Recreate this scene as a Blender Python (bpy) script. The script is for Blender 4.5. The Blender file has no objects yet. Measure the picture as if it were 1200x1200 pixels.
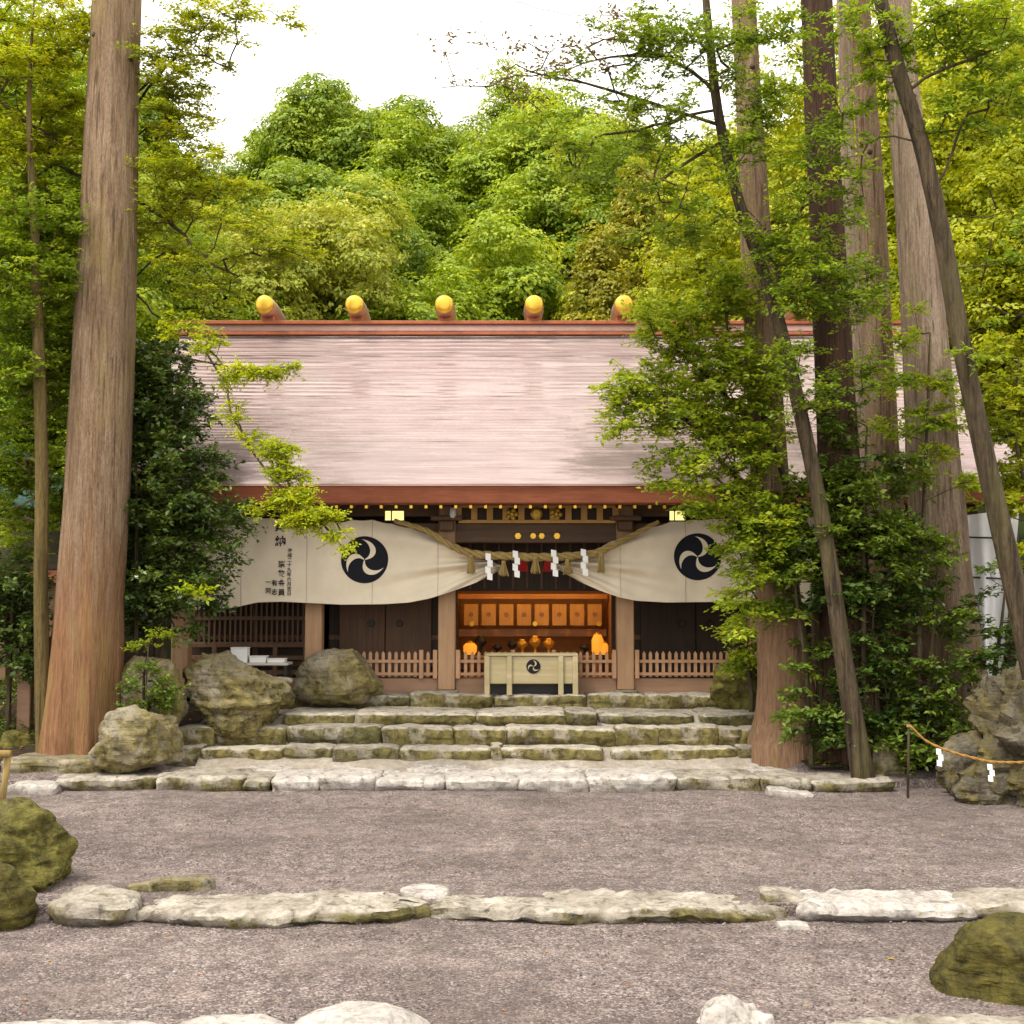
import bpy, math, random
import numpy as np
from mathutils import Vector

# ------------------------------------------------------------------ camera, sky, sun, exposure
scn = bpy.context.scene
FOC = 1474.0            # focal length in photo pixels (photo is 1200 wide)
HOR = 703.0             # horizon row in the photo
PITCH = math.atan((HOR - 600.0) / FOC)
ZC = 1.95               # eye height above the shrine forecourt

cam_d = bpy.data.cameras.new("camera")
cam = bpy.data.objects.new("camera", cam_d)
scn.collection.objects.link(cam)
cam_d.sensor_width = 36.0
cam_d.lens = 36.0 * FOC / 1200.0
cam_d.clip_start = 0.1
cam_d.clip_end = 1500
cam.location = (0, 0, ZC)
cam.rotation_euler = (math.pi / 2 + PITCH, 0, 0)
scn.camera = cam

SUN_EL, SUN_AZ = math.radians(58), math.radians(-130)   # azimuth measured from +Y towards +X
world = bpy.data.worlds.new("World")
scn.world = world
world.use_nodes = True
wn, wl = world.node_tree.nodes, world.node_tree.links
bg = wn["Background"]
sky = wn.new("ShaderNodeTexSky")
sky.sky_type = 'NISHITA'
sky.sun_disc = False
sky.sun_elevation = SUN_EL
sky.sun_rotation = SUN_AZ
sky.air_density = 1.0
sky.dust_density = 2.0
cloud = wn.new("ShaderNodeMix")
cloud.data_type = 'RGBA'
cloud.inputs[0].default_value = 0.86
cloud.inputs[7].default_value = (9.4, 8.9, 8.0, 1)      # bright even cloud cover
wl.new(sky.outputs[0], cloud.inputs[6])
wl.new(cloud.outputs[2], bg.inputs[0])
bg.inputs[1].default_value = 0.12

sun_d = bpy.data.lights.new("sun", 'SUN')
sun_d.energy = 1.5
sun_d.angle = math.radians(14)
sun_d.color = (1.0, 0.93, 0.80)
sun = bpy.data.objects.new("sun", sun_d)
scn.collection.objects.link(sun)
sdir = Vector((math.sin(SUN_AZ) * math.cos(SUN_EL), math.cos(SUN_AZ) * math.cos(SUN_EL), math.sin(SUN_EL)))
sun.rotation_euler = sdir.to_track_quat('Z', 'Y').to_euler()
sun.location = (-10, -10, 40)

scn.view_settings.view_transform = 'Standard'
scn.view_settings.look = 'None'
scn.view_settings.gamma = 1.0
scn.view_settings.exposure = 1.15
cy = scn.cycles
cy.max_bounces = 6
cy.diffuse_bounces = 3
cy.glossy_bounces = 3
cy.transmission_bounces = 4
cy.transparent_max_bounces = 6
cy.caustics_reflective = False
cy.caustics_refractive = False
cy.use_denoising = True

# ------------------------------------------------------------------ helpers
RNG = np.random.default_rng(7)
cp, sp = math.cos(PITCH), math.sin(PITCH)


def P(x, y, d):
    """the point at distance d (along +Y) that the photograph shows at pixel x, y"""
    u, v = (x - 600.0) / FOC, (600.0 - y) / FOC
    yf, zf = cp - v * sp, sp + v * cp
    return np.array([u * d / yf, d, ZC + zf * d / yf])


def PX(x, d): return P(x, HOR, d)[0]
def PZ(y, d): return P(600, y, d)[2]


def _hash(ix, iy, iz, seed):
    h = (ix.astype(np.int64) * 374761393 + iy.astype(np.int64) * 668265263 + iz.astype(np.int64) * 2147483647 + seed * 974634777) & 0xffffffff
    h = ((h ^ (h >> 13)) * 1274126177) & 0xffffffff
    h = ((h ^ (h >> 16)) * 2246822519) & 0xffffffff
    return ((h ^ (h >> 15)) & 0xffffff) / float(0xffffff)


def vnoise(p, seed=0):
    p = np.asarray(p, float)
    i = np.floor(p).astype(np.int64)
    f = p - i
    f = f * f * (3 - 2 * f)
    r = 0
    for dx in (0, 1):
        for dy in (0, 1):
            for dz in (0, 1):
                w = (f[:, 0] if dx else 1 - f[:, 0]) * (f[:, 1] if dy else 1 - f[:, 1]) * (f[:, 2] if dz else 1 - f[:, 2])
                r = r + w * _hash(i[:, 0] + dx, i[:, 1] + dy, i[:, 2] + dz, seed)
    return r * 2 - 1


def fbm(p, seed=0, octv=4, ridged=False):
    p = np.asarray(p, float)
    r, a = 0, 1.0
    for k in range(octv):
        n = vnoise(p * (2.03 ** k) + 17.3 * k, seed + k)
        if ridged:
            n = 1 - 2 * np.abs(n)
        r = r + a * n
        a *= 0.5
    return r


WLOC = {}


def tag(o, label=None, cat=None, group=None, kind=None):
    if label: o['label'] = label
    if cat: o['category'] = cat
    if group: o['group'] = group
    if kind: o['kind'] = kind
    return o


def thing(name, label, cat, loc, group=None):
    o = bpy.data.objects.new(name, None)
    scn.collection.objects.link(o)
    o.location = tuple(float(c) for c in loc)
    o.empty_display_size = 0.2
    WLOC[o] = np.array(loc, float)
    return tag(o, label, cat, group)


def make_obj(name, V, faces, m, parent=None, loc=None, smooth=False):
    """one mesh object; V in world coordinates, origin at the parent's (or loc)"""
    V = np.asarray(V, float).reshape(-1, 3)
    base = WLOC[parent] if parent is not None else (np.array(loc, float) if loc is not None else np.zeros(3))
    me = bpy.data.meshes.new(name)
    me.from_pydata((V - base).tolist(), [], [list(map(int, f)) for f in faces])
    if smooth:
        me.polygons.foreach_set("use_smooth", [True] * len(me.polygons))
    me.update()
    me.materials.append(m)
    o = bpy.data.objects.new(name, me)
    scn.collection.objects.link(o)
    if parent is not None:
        o.parent = parent
    elif loc is not None:
        o.location = tuple(base)
    WLOC[o] = base
    return o


def quads_obj(name, Q, m, parent=None, loc=None, rnd=None):
    """fast path: Q is (n,4,3) world coordinates; rnd a per-face value for colour variation"""
    n = len(Q)
    base = WLOC[parent] if parent is not None else (np.array(loc, float) if loc is not None else np.zeros(3))
    me = bpy.data.meshes.new(name)
    me.vertices.add(n * 4)
    me.vertices.foreach_set("co", (Q - base).astype(np.float32).ravel())
    me.loops.add(n * 4)
    me.loops.foreach_set("vertex_index", np.arange(n * 4, dtype=np.int32))
    me.polygons.add(n)
    me.polygons.foreach_set("loop_start", np.arange(0, n * 4, 4, dtype=np.int32))
    me.polygons.foreach_set("loop_total", np.full(n, 4, dtype=np.int32))
    me.update(calc_edges=True)
    if rnd is not None:
        at = me.attributes.new("rnd", 'FLOAT', 'FACE')
        at.data.foreach_set("value", np.asarray(rnd, np.float32))
    me.materials.append(m)
    o = bpy.data.objects.new(name, me)
    scn.collection.objects.link(o)
    if parent is not None:
        o.parent = parent
    elif loc is not None:
        o.location = tuple(base)
    WLOC[o] = base
    return o


class MB:
    def __init__(s): s.v, s.f = [], []

    def add(s, V, F):
        b = len(s.v)
        s.v.extend([tuple(map(float, p)) for p in V])
        s.f.extend([[b + i for i in f] for f in F])
        return s

    def box(s, a, b, bev=0.0):
        x0, y0, z0 = np.minimum(a, b)
        x1, y1, z1 = np.maximum(a, b)
        if bev <= 0:
            V = [(x0, y0, z0), (x1, y0, z0), (x1, y1, z0), (x0, y1, z0), (x0, y0, z1), (x1, y0, z1), (x1, y1, z1), (x0, y1, z1)]
            return s.add(V, [(0, 3, 2, 1), (4, 5, 6, 7), (0, 1, 5, 4), (1, 2, 6, 5), (2, 3, 7, 6), (3, 0, 4, 7)])
        e = min(bev, (x1 - x0) * .45, (y1 - y0) * .45, (z1 - z0) * .45)
        V, idx = [], {}
        for ix, (X, sx) in enumerate(((x0, 1), (x1, -1))):
            for iy, (Y, sy) in enumerate(((y0, 1), (y1, -1))):
                for iz, (Z, sz) in enumerate(((z0, 1), (z1, -1))):
                    idx[ix, iy, iz, 0] = len(V); V.append((X, Y + sy * e, Z + sz * e))
                    idx[ix, iy, iz, 1] = len(V); V.append((X + sx * e, Y, Z + sz * e))
                    idx[ix, iy, iz, 2] = len(V); V.append((X + sx * e, Y + sy * e, Z))
        F = []
        for a_ in (0, 1):
            F.append([idx[a_, i, j, 0] for i, j in ((0, 0), (1, 0), (1, 1), (0, 1))][::1 if a_ else -1])
            F.append([idx[i, a_, j, 1] for i, j in ((0, 0), (1, 0), (1, 1), (0, 1))][::-1 if a_ else 1])
            F.append([idx[i, j, a_, 2] for i, j in ((0, 0), (1, 0), (1, 1), (0, 1))][::1 if a_ else -1])
        for i in (0, 1):
            for j in (0, 1):
                F.append([idx[i, j, 0, 0], idx[i, j, 1, 0], idx[i, j, 1, 1], idx[i, j, 0, 1]])
                F.append([idx[i, 0, j, 0], idx[i, 1, j, 0], idx[i, 1, j, 2], idx[i, 0, j, 2]])
                F.append([idx[0, i, j, 1], idx[1, i, j, 1], idx[1, i, j, 2], idx[0, i, j, 2]])
                for k in (0, 1):
                    F.append([idx[i, j, k, 0], idx[i, j, k, 1], idx[i, j, k, 2]])
        return s.add(V, F)

    def tube(s, pts, rad, n=8, cap=True):
        pts = np.asarray(pts, float)
        rad = np.broadcast_to(np.asarray(rad, float), (len(pts),))
        T = np.gradient(pts, axis=0)
        T /= np.linalg.norm(T, axis=1)[:, None] + 1e-9
        ref = np.array([0, 0, 1.0]) if abs(T[0][2]) < .9 else np.array([1.0, 0, 0])
        V = []
        A = np.linspace(0, 2 * math.pi, n, endpoint=False)
        U = np.cross(ref, T[0]); U /= np.linalg.norm(U)
        for k in range(len(pts)):
            U = U - T[k] * U.dot(T[k]); U /= np.linalg.norm(U) + 1e-9
            W = np.cross(T[k], U)
            V += [pts[k] + rad[k] * (math.cos(a) * U + math.sin(a) * W) for a in A]
        F = [(k * n + i, k * n + (i + 1) % n, (k + 1) * n + (i + 1) % n, (k + 1) * n + i) for k in range(len(pts) - 1) for i in range(n)]
        if cap:
            F.append(list(range(n))[::-1])
            F.append([(len(pts) - 1) * n + i for i in range(n)])
        return s.add(V, F)

    def lathe(s, prof, c, n=20, axis='z'):
        """prof: list of (radius, height)"""
        V = []
        for r, h in prof:
            for i in range(n):
                a = 2 * math.pi * i / n
                q = (r * math.cos(a), r * math.sin(a), h) if axis == 'z' else (r * math.cos(a), h, r * math.sin(a))
                V.append(np.add(c, q))
        F = [(k * n + i, k * n + (i + 1) % n, (k + 1) * n + (i + 1) % n, (k + 1) * n + i) for k in range(len(prof) - 1) for i in range(n)]
        F.append(list(range(n))[::-1])
        F.append([(len(prof) - 1) * n + i for i in range(n)])
        return s.add(V, F)

    def grid(s, X):
        """X (a,b,3)"""
        a, b = X.shape[:2]
        F = [(i * b + j, i * b + j + 1, (i + 1) * b + j + 1, (i + 1) * b + j) for i in range(a - 1) for j in range(b - 1)]
        return s.add(X.reshape(-1, 3), F)

    def build(s, name, m, parent=None, loc=None, smooth=False):
        return make_obj(name, s.v, s.f, m, parent, loc, smooth)


# ------------------------------------------------------------------ materials
class NT:
    def __init__(s, name):
        s.m = bpy.data.materials.new(name)
        s.m.use_nodes = True
        s.t = s.m.node_tree
        s.b = s.t.nodes["Principled BSDF"]
        s.out = s.t.nodes["Material Output"]

    def n(s, typ, **kw):
        o = s.t.nodes.new(typ)
        for k, v in kw.items():
            setattr(o, k, v)
        return o

    def l(s, a, b): s.t.links.new(a, b)

    def coord(s, scale=(1, 1, 1), kind='Object'):
        tc = s.n("ShaderNodeTexCoord")
        mp = s.n("ShaderNodeMapping")
        mp.inputs['Scale'].default_value = scale
        s.l(tc.outputs[kind], mp.inputs[0])
        return mp.outputs[0]

    def noise(s, vec, scale, detail=4, rough=.6, dist=0):
        o = s.n("ShaderNodeTexNoise")
        s.l(vec, o.inputs['Vector'])
        o.inputs['Scale'].default_value = scale
        o.inputs['Detail'].default_value = detail
        o.inputs['Roughness'].default_value = rough
        o.inputs['Distortion'].default_value = dist
        return o.outputs['Fac']

    def ramp(s, fac, stops):
        o = s.n("ShaderNodeValToRGB")
        e = o.color_ramp.elements
        while len(e) < len(stops):
            e.new(0.5)
        for q, (p, c) in zip(e, stops):
            q.position = p
            q.color = (c, c, c, 1) if not hasattr(c, '__len__') else (*c, 1)
        s.l(fac, o.inputs[0])
        return o.outputs[0]

    def mix(s, fac, a, b, mode='MIX'):
        o = s.n("ShaderNodeMix", data_type='RGBA', blend_type=mode)
        for src, i in ((fac, 0), (a, 6), (b, 7)):
            if hasattr(src, 'is_linked'):
                s.l(src, o.inputs[i])
            elif i == 0:
                o.inputs[0].default_value = src
            else:
                o.inputs[i].default_value = (*src, 1)
        return o.outputs[2]

    def math(s, op, a, b=0.0, clamp=False):
        o = s.n("ShaderNodeMath", operation=op, use_clamp=clamp)
        for src, i in ((a, 0), (b, 1)):
            if hasattr(src, 'is_linked'):
                s.l(src, o.inputs[i])
            else:
                o.inputs[i].default_value = src
        return o.outputs[0]

    def bump(s, h, strength=.4, dist=.02):
        o = s.n("ShaderNodeBump")
        o.inputs['Strength'].default_value = strength
        o.inputs['Distance'].default_value = dist
        s.l(h, o.inputs['Height'])
        s.l(o.outputs[0], s.b.inputs['Normal'])

    def base(s, c):
        if hasattr(c, 'is_linked'):
            s.l(c, s.b.inputs['Base Color'])
        else:
            s.b.inputs['Base Color'].default_value = (*c, 1)

    def set(s, rough=.7, spec=.3, metal=0):
        s.b.inputs['Roughness'].default_value = rough
        s.b.inputs['Specular IOR Level'].default_value = spec
        s.b.inputs['Metallic'].default_value = metal
        return s


def m_wood(name, c1, c2, axis=2, rough=.65, streak=18, spec=.3, moss=None):
    t = NT(name).set(rough, spec)
    sc = [streak] * 3
    sc[axis] = streak * .06
    v = t.coord(tuple(sc))
    f = t.noise(v, 1.0, 5, .65, .3)
    c = t.ramp(f, [(.3, c1), (.7, c2)])
    f2 = t.noise(t.coord((1, 1, 1)), 1.7, 3)
    c = t.mix(t.ramp(f2, [(.35, 0), (.7, .35)]), c, tuple(q * .62 for q in c1))
    if moss:
        f3 = t.noise(t.coord((1, 1, 1)), 3.1, 5, .7)
        c = t.mix(t.ramp(f3, [(.48, 0), (.62, .7)]), c, moss)
    t.base(c)
    t.bump(f, .25, .008)
    return t.m


def m_plain(name, c, rough=.6, spec=.4, metal=0, var=.25, scale=6):
    t = NT(name).set(rough, spec, metal)
    f = t.noise(t.coord(), scale, 5)
    t.base(t.mix(t.ramp(f, [(.3, 0), (.7, 1)]), tuple(q * (1 - var) for q in c), c))
    return t.m


def m_stone(name, pale, dark, moss, amount, toppale=.7, bump=.6):
    """weathered stone: moss on the steeper faces, worn tops kept pale to carry sky glare in the colour"""
    t = NT(name).set(.85, .25)
    v = t.coord()
    n1 = t.noise(v, 2.2, 8, .65)
    n2 = t.noise(v, 14, 6, .7)
    n3 = t.noise(v, 1.1, 5, .6, .6)
    band = t.noise(t.coord((.8, 1.5, 9)), 2.0, 5, .6, .4)
    c = t.mix(t.ramp(n1, [(.3, 0), (.68, 1)]), dark, pale)
    c = t.mix(t.ramp(n2, [(.25, .75), (.55, 0)]), c, tuple(q * .40 for q in dark))
    n4 = t.noise(v, 4.3, 6, .7, .8)
    c = t.mix(t.ramp(n4, [(.36, .8), (.46, 0)]), c, tuple(q * .45 for q in dark))
    c = t.mix(t.ramp(band, [(.28, .6), (.45, 0)]), c, tuple(q * .5 for q in dark))
    vw = t.n("ShaderNodeVectorMath", operation='ADD')
    nz = t.n("ShaderNodeTexNoise"); nz.inputs['Scale'].default_value = 3.0; nz.inputs['Detail'].default_value = 4
    t.l(v, nz.inputs['Vector'])
    t.l(t.coord((1.1, 1.1, 3.0)), vw.inputs[0]); t.l(nz.outputs['Color'], vw.inputs[1])
    vo = t.n("ShaderNodeTexVoronoi", feature='DISTANCE_TO_EDGE'); vo.inputs['Scale'].default_value = 1.5
    t.l(vw.outputs[0], vo.inputs['Vector'])
    crack = t.ramp(vo.outputs['Distance'], [(0.0, 0), (.018, 1)])
    g = t.n("ShaderNodeNewGeometry")
    sx = t.n("ShaderNodeSeparateXYZ")
    t.l(g.outputs['Normal'], sx.inputs[0])
    up = t.ramp(sx.outputs[2], [(.45, 1), (.9, 1 - toppale)])
    mk = t.math('ADD', n3, t.math('MULTIPLY', t.math('SUBTRACT', n2, .5), .5))
    mk = t.ramp(mk, [(.62 - .5 * amount, 0), (.76 - .5 * amount, 1)])
    mk = t.math('MULTIPLY', mk, up)
    mc = t.mix(t.ramp(t.noise(v, 5, 7, .75, .5), [(.36, 0), (.64, 1)]), tuple(q * .22 for q in moss), tuple(q * 1.25 for q in moss))
    c = t.mix(mk, c, mc)
    t.base(t.mix(t.math('MULTIPLY', t.math('SUBTRACT', 1.0, crack), t.ramp(n3, [(.42, 0), (.62, .6)])), c, tuple(q * .25 for q in dark)))
    h = t.math('ADD', t.math('ADD', t.math('MULTIPLY', n1, .6), t.math('MULTIPLY', crack, .12)), t.math('ADD', t.math('MULTIPLY', n2, .35), t.math('MULTIPLY', band, .5)))
    t.bump(h, bump, .05)
    return t.m


def m_bark(name, c1, c2, c3, low=None, moss=None, mossamt=.5, fibre=26):
    t = NT(name).set(.85, .2)
    v = t.coord((fibre, fibre, fibre * .085))
    f = t.noise(v, 1.0, 6, .7, .4)
    v2 = t.coord((5, 5, .35))
    f2 = t.noise(v2, 1.0, 4, .6, .3)
    c = t.ramp(f, [(.28, tuple(q * .55 for q in c1)), (.42, c1), (.62, c2), (.75, c3)])
    c = t.mix(t.ramp(f2, [(.4, 0), (.62, .6)]), c, tuple(.5 * (a + b) for a, b in zip(c2, c3)))
    crk = t.noise(t.coord((fibre * .6, fibre * .6, fibre * .03)), 1.0, 5, .65, .5)
    c = t.mix(t.ramp(crk, [(.38, .8), (.45, 0)]), c, tuple(q * .4 for q in c1))
    c = t.mix(t.ramp(t.noise(t.coord((1.2, 1.2, .5)), 1.0, 4), [(.35, .45), (.6, 0)]), c, tuple(q * .7 for q in c1))
    fine = t.noise(t.coord((fibre * 2.2, fibre * 2.2, fibre * .5)), 1.0, 4, .7)
    c = t.mix(t.ramp(fine, [(.38, .5), (.55, 0)]), c, tuple(q * .45 for q in c1))
    if low is not None:
        tc = t.n("ShaderNodeTexCoord")
        sx = t.n("ShaderNodeSeparateXYZ")
        t.l(tc.outputs['Object'], sx.inputs[0])
        z = t.math('ADD', sx.outputs[2], t.math('MULTIPLY', t.math('SUBTRACT', f2, .5), 5.0))
        k = t.ramp(t.math('MULTIPLY', z, .12), [(.25, 1), (.55, 0)])
        c = t.mix(t.math('MULTIPLY', k, .8), c, t.ramp(f, [(.3, tuple(q * .4 for q in low)), (.7, low)]))
    if moss is not None:
        f3 = t.noise(t.coord((1.6, 1.6, .35)), 1.0, 6, .7)
        c = t.mix(t.ramp(f3, [(.5, 0), (.68, mossamt)]), c, moss)
    t.base(c)
    t.bump(t.math('ADD', t.math('ADD', f, crk), t.math('MULTIPLY', f2, .5)), .9, .06)
    return t.m


def m_leaf(name, dark, mid, light, trans=.4, rough=.5, spec=.35):
    t = NT(name).set(rough, spec)
    a = t.n("ShaderNodeAttribute", attribute_name="rnd")
    c = t.ramp(a.outputs['Fac'], [(0.0, dark), (.45, mid), (1.0, light)])
    t.base(c)
    tr = t.n("ShaderNodeBsdfTranslucent")
    t.l(t.mix(1.0, c, (1.25, 1.15, .55), 'MULTIPLY'), tr.inputs[0])
    mx = t.n("ShaderNodeMixShader")
    mx.inputs[0].default_value = trans
    t.l(t.b.outputs[0], mx.inputs[1])
    t.l(tr.outputs[0], mx.inputs[2])
    t.l(mx.outputs[0], t.out.inputs[0])
    return t.m


def m_emit(name, c, strength):
    t = NT(name)
    t.base(tuple(min(1, q) for q in c))
    t.b.inputs['Emission Color'].default_value = (*c, 1)
    t.b.inputs['Emission Strength'].default_value = strength
    return t.m


def m_gravel(name):
    t = NT(name).set(.9, .2)
    v = t.coord()
    vo = t.n("ShaderNodeTexVoronoi", feature='F1')
    vo.inputs['Scale'].default_value = 46
    t.l(v, vo.inputs['Vector'])
    vc = t.n("ShaderNodeSeparateColor")
    t.l(vo.outputs['Color'], vc.inputs[0])
    c = t.ramp(vc.outputs[0], [(0, (.075, .06, .057)), (.3, (.15, .12, .115)), (.62, (.225, .18, .17)), (.85, (.31, .255, .24)), (1, (.44, .385, .36))])
    big = t.noise(v, .55, 5, .65)
    mid = t.noise(v, 4.5, 5, .7)
    c = t.mix(t.ramp(big, [(.32, .6), (.62, 0)]), c, (.075, .058, .052))
    c = t.mix(t.ramp(t.noise(t.coord((.35, 1.1, 1)), 1.0, 5, .6), [(.45, 0), (.7, .3)]), c, (.34, .27, .25))
    c = t.mix(t.ramp(mid, [(.35, .6), (.58, 0)]), c, (.065, .05, .047))
    c = t.mix(t.ramp(t.noise(v, 1.6, 4), [(.55, 0), (.75, .25)]), c, (.40, .30, .26))
    t.base(c)
    h = t.math('SUBTRACT', t.math('MULTIPLY', mid, .8), t.math('MULTIPLY', vo.outputs['Distance'], 1.0))
    t.bump(h, .7, .022)
    return t.m


M = {}
M['gravel'] = m_gravel("gravel_mat")
M['soil'] = m_plain("soil_mat", (.06, .045, .03), .95, .1, 0, .6, 5)
M['hillsoil'] = m_plain("hill_mat", (.045, .06, .02), .95, .1, 0, .6, .7)
M['step'] = m_stone("step_stone_mat", (.60, .55, .48), (.28, .245, .20), (.19, .16, .055), .60, .95)
M['step_dark'] = m_stone("step_stone_dark_mat", (.48, .44, .38), (.17, .145, .115), (.13, .115, .045), .55, .9)
M['pale'] = m_stone("pale_stone_mat", (.56, .52, .485), (.32, .29, .265), (.20, .17, .09), .20, .92)
M['row'] = m_stone("row_stone_mat", (.48, .44, .385), (.19, .16, .125), (.17, .145, .055), .40, .92)
M['boulder'] = m_stone("boulder_mat", (.40, .355, .265), (.14, .118, .082), (.20, .165, .06), .50, .35, 1.0)
M['mossrock'] = m_stone("mossy_rock_mat", (.13, .11, .065), (.026, .022, .013), (.125, .112, .024), .76, .0, 1.0)
M['mossdark'] = m_stone("dark_moss_mat", (.10, .085, .045), (.022, .018, .010), (.085, .072, .014), .78, .0, 1.0)
M['crag'] = m_stone("crag_mat", (.20, .175, .125), (.045, .038, .03), (.13, .105, .035), .40, .2, 1.0)
M['cedar'] = m_bark("cedar_bark", (.20, .125, .075), (.37, .255, .165), (.50, .385, .27), low=(.38, .18, .085), moss=(.30, .22, .075), mossamt=.6)
M['cedar_pale'] = m_bark("pale_bark", (.23, .155, .11), (.40, .30, .22), (.56, .46, .37), low=(.19, .115, .07), moss=(.25, .21, .10), mossamt=.4)
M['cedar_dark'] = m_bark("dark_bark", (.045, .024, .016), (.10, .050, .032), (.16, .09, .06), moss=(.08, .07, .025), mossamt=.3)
M['cedar_red'] = m_bark("red_bark", (.19, .115, .07), (.36, .24, .16), (.47, .35, .25), low=(.36, .21, .125), moss=(.22, .18, .07), mossamt=.5)
M['bark'] = m_bark("branch_bark", (.05, .036, .022), (.115, .082, .05), (.19, .145, .09), moss=(.11, .10, .035), mossamt=.7, fibre=14)
M['bark_gold'] = m_bark("yellow_bark", (.11, .08, .03), (.20, .145, .05), (.27, .20, .085), moss=(.15, .13, .035), mossamt=.5, fibre=16)
M['lime'] = m_leaf("lime_leaf", (.16, .23, .010), (.33, .40, .012), (.58, .58, .03), .45)
M['yellowlime'] = m_leaf("yellow_leaf", (.26, .35, .010), (.42, .50, .014), (.64, .66, .03), .45)
M['midgreen'] = m_leaf("mid_leaf", (.09, .17, .013), (.21, .32, .02), (.41, .48, .035), .46)
M['freshgreen'] = m_leaf("fresh_leaf", (.14, .23, .015), (.30, .40, .022), (.52, .56, .045), .48)
M['darkgreen'] = m_leaf("dark_leaf", (.026, .055, .012), (.07, .125, .018), (.19, .26, .045), .25, .33, .5)
M['shade'] = m_leaf("shrub_leaf", (.05, .095, .014), (.125, .20, .02), (.26, .34, .035), .3, .4, .45)
M['brown'] = m_leaf("brown_leaf", (.09, .07, .03), (.17, .13, .05), (.26, .19, .08), .4)
M['f_green'] = m_leaf("forest_green", (.13, .23, .014), (.28, .39, .022), (.50, .56, .04), .36)
M['f_deep'] = m_leaf("forest_deep", (.11, .19, .016), (.23, .33, .025), (.42, .49, .045), .36)
M['f_lime'] = m_leaf("forest_lime", (.21, .28, .012), (.40, .45, .018), (.64, .64, .04), .4)
M['f_olive'] = m_leaf("forest_olive", (.17, .18, .02), (.34, .33, .03), (.54, .48, .06), .36)
M['f_straw'] = m_leaf("forest_straw", (.20, .25, .025), (.36, .40, .04), (.56, .56, .09), .36)
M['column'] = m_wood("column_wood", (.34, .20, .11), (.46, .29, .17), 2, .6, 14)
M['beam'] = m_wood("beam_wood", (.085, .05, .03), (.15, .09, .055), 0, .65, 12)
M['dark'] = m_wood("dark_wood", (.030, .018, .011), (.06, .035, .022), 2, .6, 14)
M['brownwood'] = m_wood("brown_wood", (.10, .055, .03), (.17, .095, .055), 2, .6, 14)
M['honey'] = m_wood("honey_wood", (.36, .17, .055), (.54, .27, .09), 0, .5, 12)
M['panel'] = m_wood("panel_wood", (.50, .27, .07), (.62, .36, .10), 2, .5, 12)
M['fence'] = m_wood("fence_wood", (.36, .20, .11), (.50, .30, .18), 2, .6, 16)
M['plinth'] = m_wood("plinth_wood", (.26, .15, .095), (.36, .22, .14), 0, .6, 8)
M['boxwood'] = m_wood("box_wood", (.36, .29, .16), (.50, .42, .27), 0, .7, 10, moss=(.36, .33, .16))
M['fascia'] = m_wood("fascia_thatch", (.17, .048, .022), (.27, .085, .04), 0, .8, 40)
M['copper'] = m_plain("copper", (.42, .13, .055), .45, .5, .35, .3, 5)
M['copperpale'] = m_plain("pale_copper", (.60, .38, .34), .35, .5, .5, .2, 3)
M['gold'] = m_plain("gold_leaf", (.80, .48, .06), .38, .5, .75, .15, 8)
M['brass'] = m_plain("brass", (.55, .34, .05), .4, .5, .6, .3, 20)
M['cloth'] = m_plain("cream_cloth", (.76, .67, .53), .9, .1, 0, .10, 2.5)
M['seam'] = m_plain("seam_cloth", (.52, .45, .35), .9, .1, 0, .1, 3)
M['whitecloth'] = m_plain("white_cloth", (.68, .68, .70), .9, .1, 0, .12, 3)
M['ink'] = m_plain("ink", (.012, .013, .02), .85, .2, 0, .2, 9)
M['paper'] = m_plain("paper", (.82, .82, .82), .8, .2, 0, .06, 9)
M['straw'] = m_wood("straw", (.25, .17, .055), (.42, .31, .12), 2, .85, 40)
M['red'] = m_plain("red_cord", (.45, .02, .02), .6, .3, 0, .3, 9)
M['verdigris'] = m_plain("verdigris", (.06, .14, .13), .6, .3, 0, .5, 9)
M['plaster'] = m_plain("plaster", (.60, .56, .50), .9, .2, 0, .15, 3)
M['black'] = m_plain("blackened_iron", (.015, .013, .012), .5, .4, 0, .3, 8)
M['lamp'] = m_emit("lamp_paper", (.95, .80, .28), .55)
M['flame'] = m_emit("altar_lantern_glow", (1.0, .36, .03), .38)


def m_roof():
    t = NT("roof_shingle").set(.18, .5, .5)
    f = t.noise(t.coord((.6, 3.0, 16.0)), 1.0, 5, .65, .1)
    f2 = t.noise(t.coord((.9, .35, .35)), 1.0, 4, .6)
    f3 = t.noise(t.coord((7, 2.0, 14)), 1.0, 4, .7)
    c = t.ramp(f, [(.3, (.44, .335, .325)), (.5, (.52, .42, .405)), (.7, (.60, .505, .49))])
    c = t.mix(t.ramp(f2, [(.4, 0), (.7, .35)]), c, (.44, .31, .31))
    c = t.mix(t.ramp(f3, [(.6, 0), (.78, .5)]), c, (.78, .70, .68))
    f4 = t.noise(t.coord((.25, 3.0, 5.0)), 1.0, 6, .75, .6)
    c = t.mix(t.ramp(f4, [(.36, .4), (.5, 0)]), c, (.38, .27, .27))
    t.base(c)
    t.bump(f, .15, .01)
    return t.m


M['roof'] = m_roof()

# ------------------------------------------------------------------ ground
STEPS = [(21.15, -1.05), (23.1, -.76), (23.68, -.46), (24.32, -.25), (25.88, -.02)]


def g_center(y):
    if y < 10.0: return -1.62
    if y < 13.75: return -1.43
    if y < 21.15: return -1.31 + .09 * (y - 13.6) / 7.5
    z = -1.22
    for d, zz in STEPS:
        if y >= d + .34: z = zz - .035
    return z


def g_side(y):
    if y < 21.6: return g_center(min(y, 21.1))
    return float(np.interp(y, [21.6, 22.2, 23.5, 26.5, 28], [-1.1, -.92, -.84, -.25, -.03]))


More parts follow.
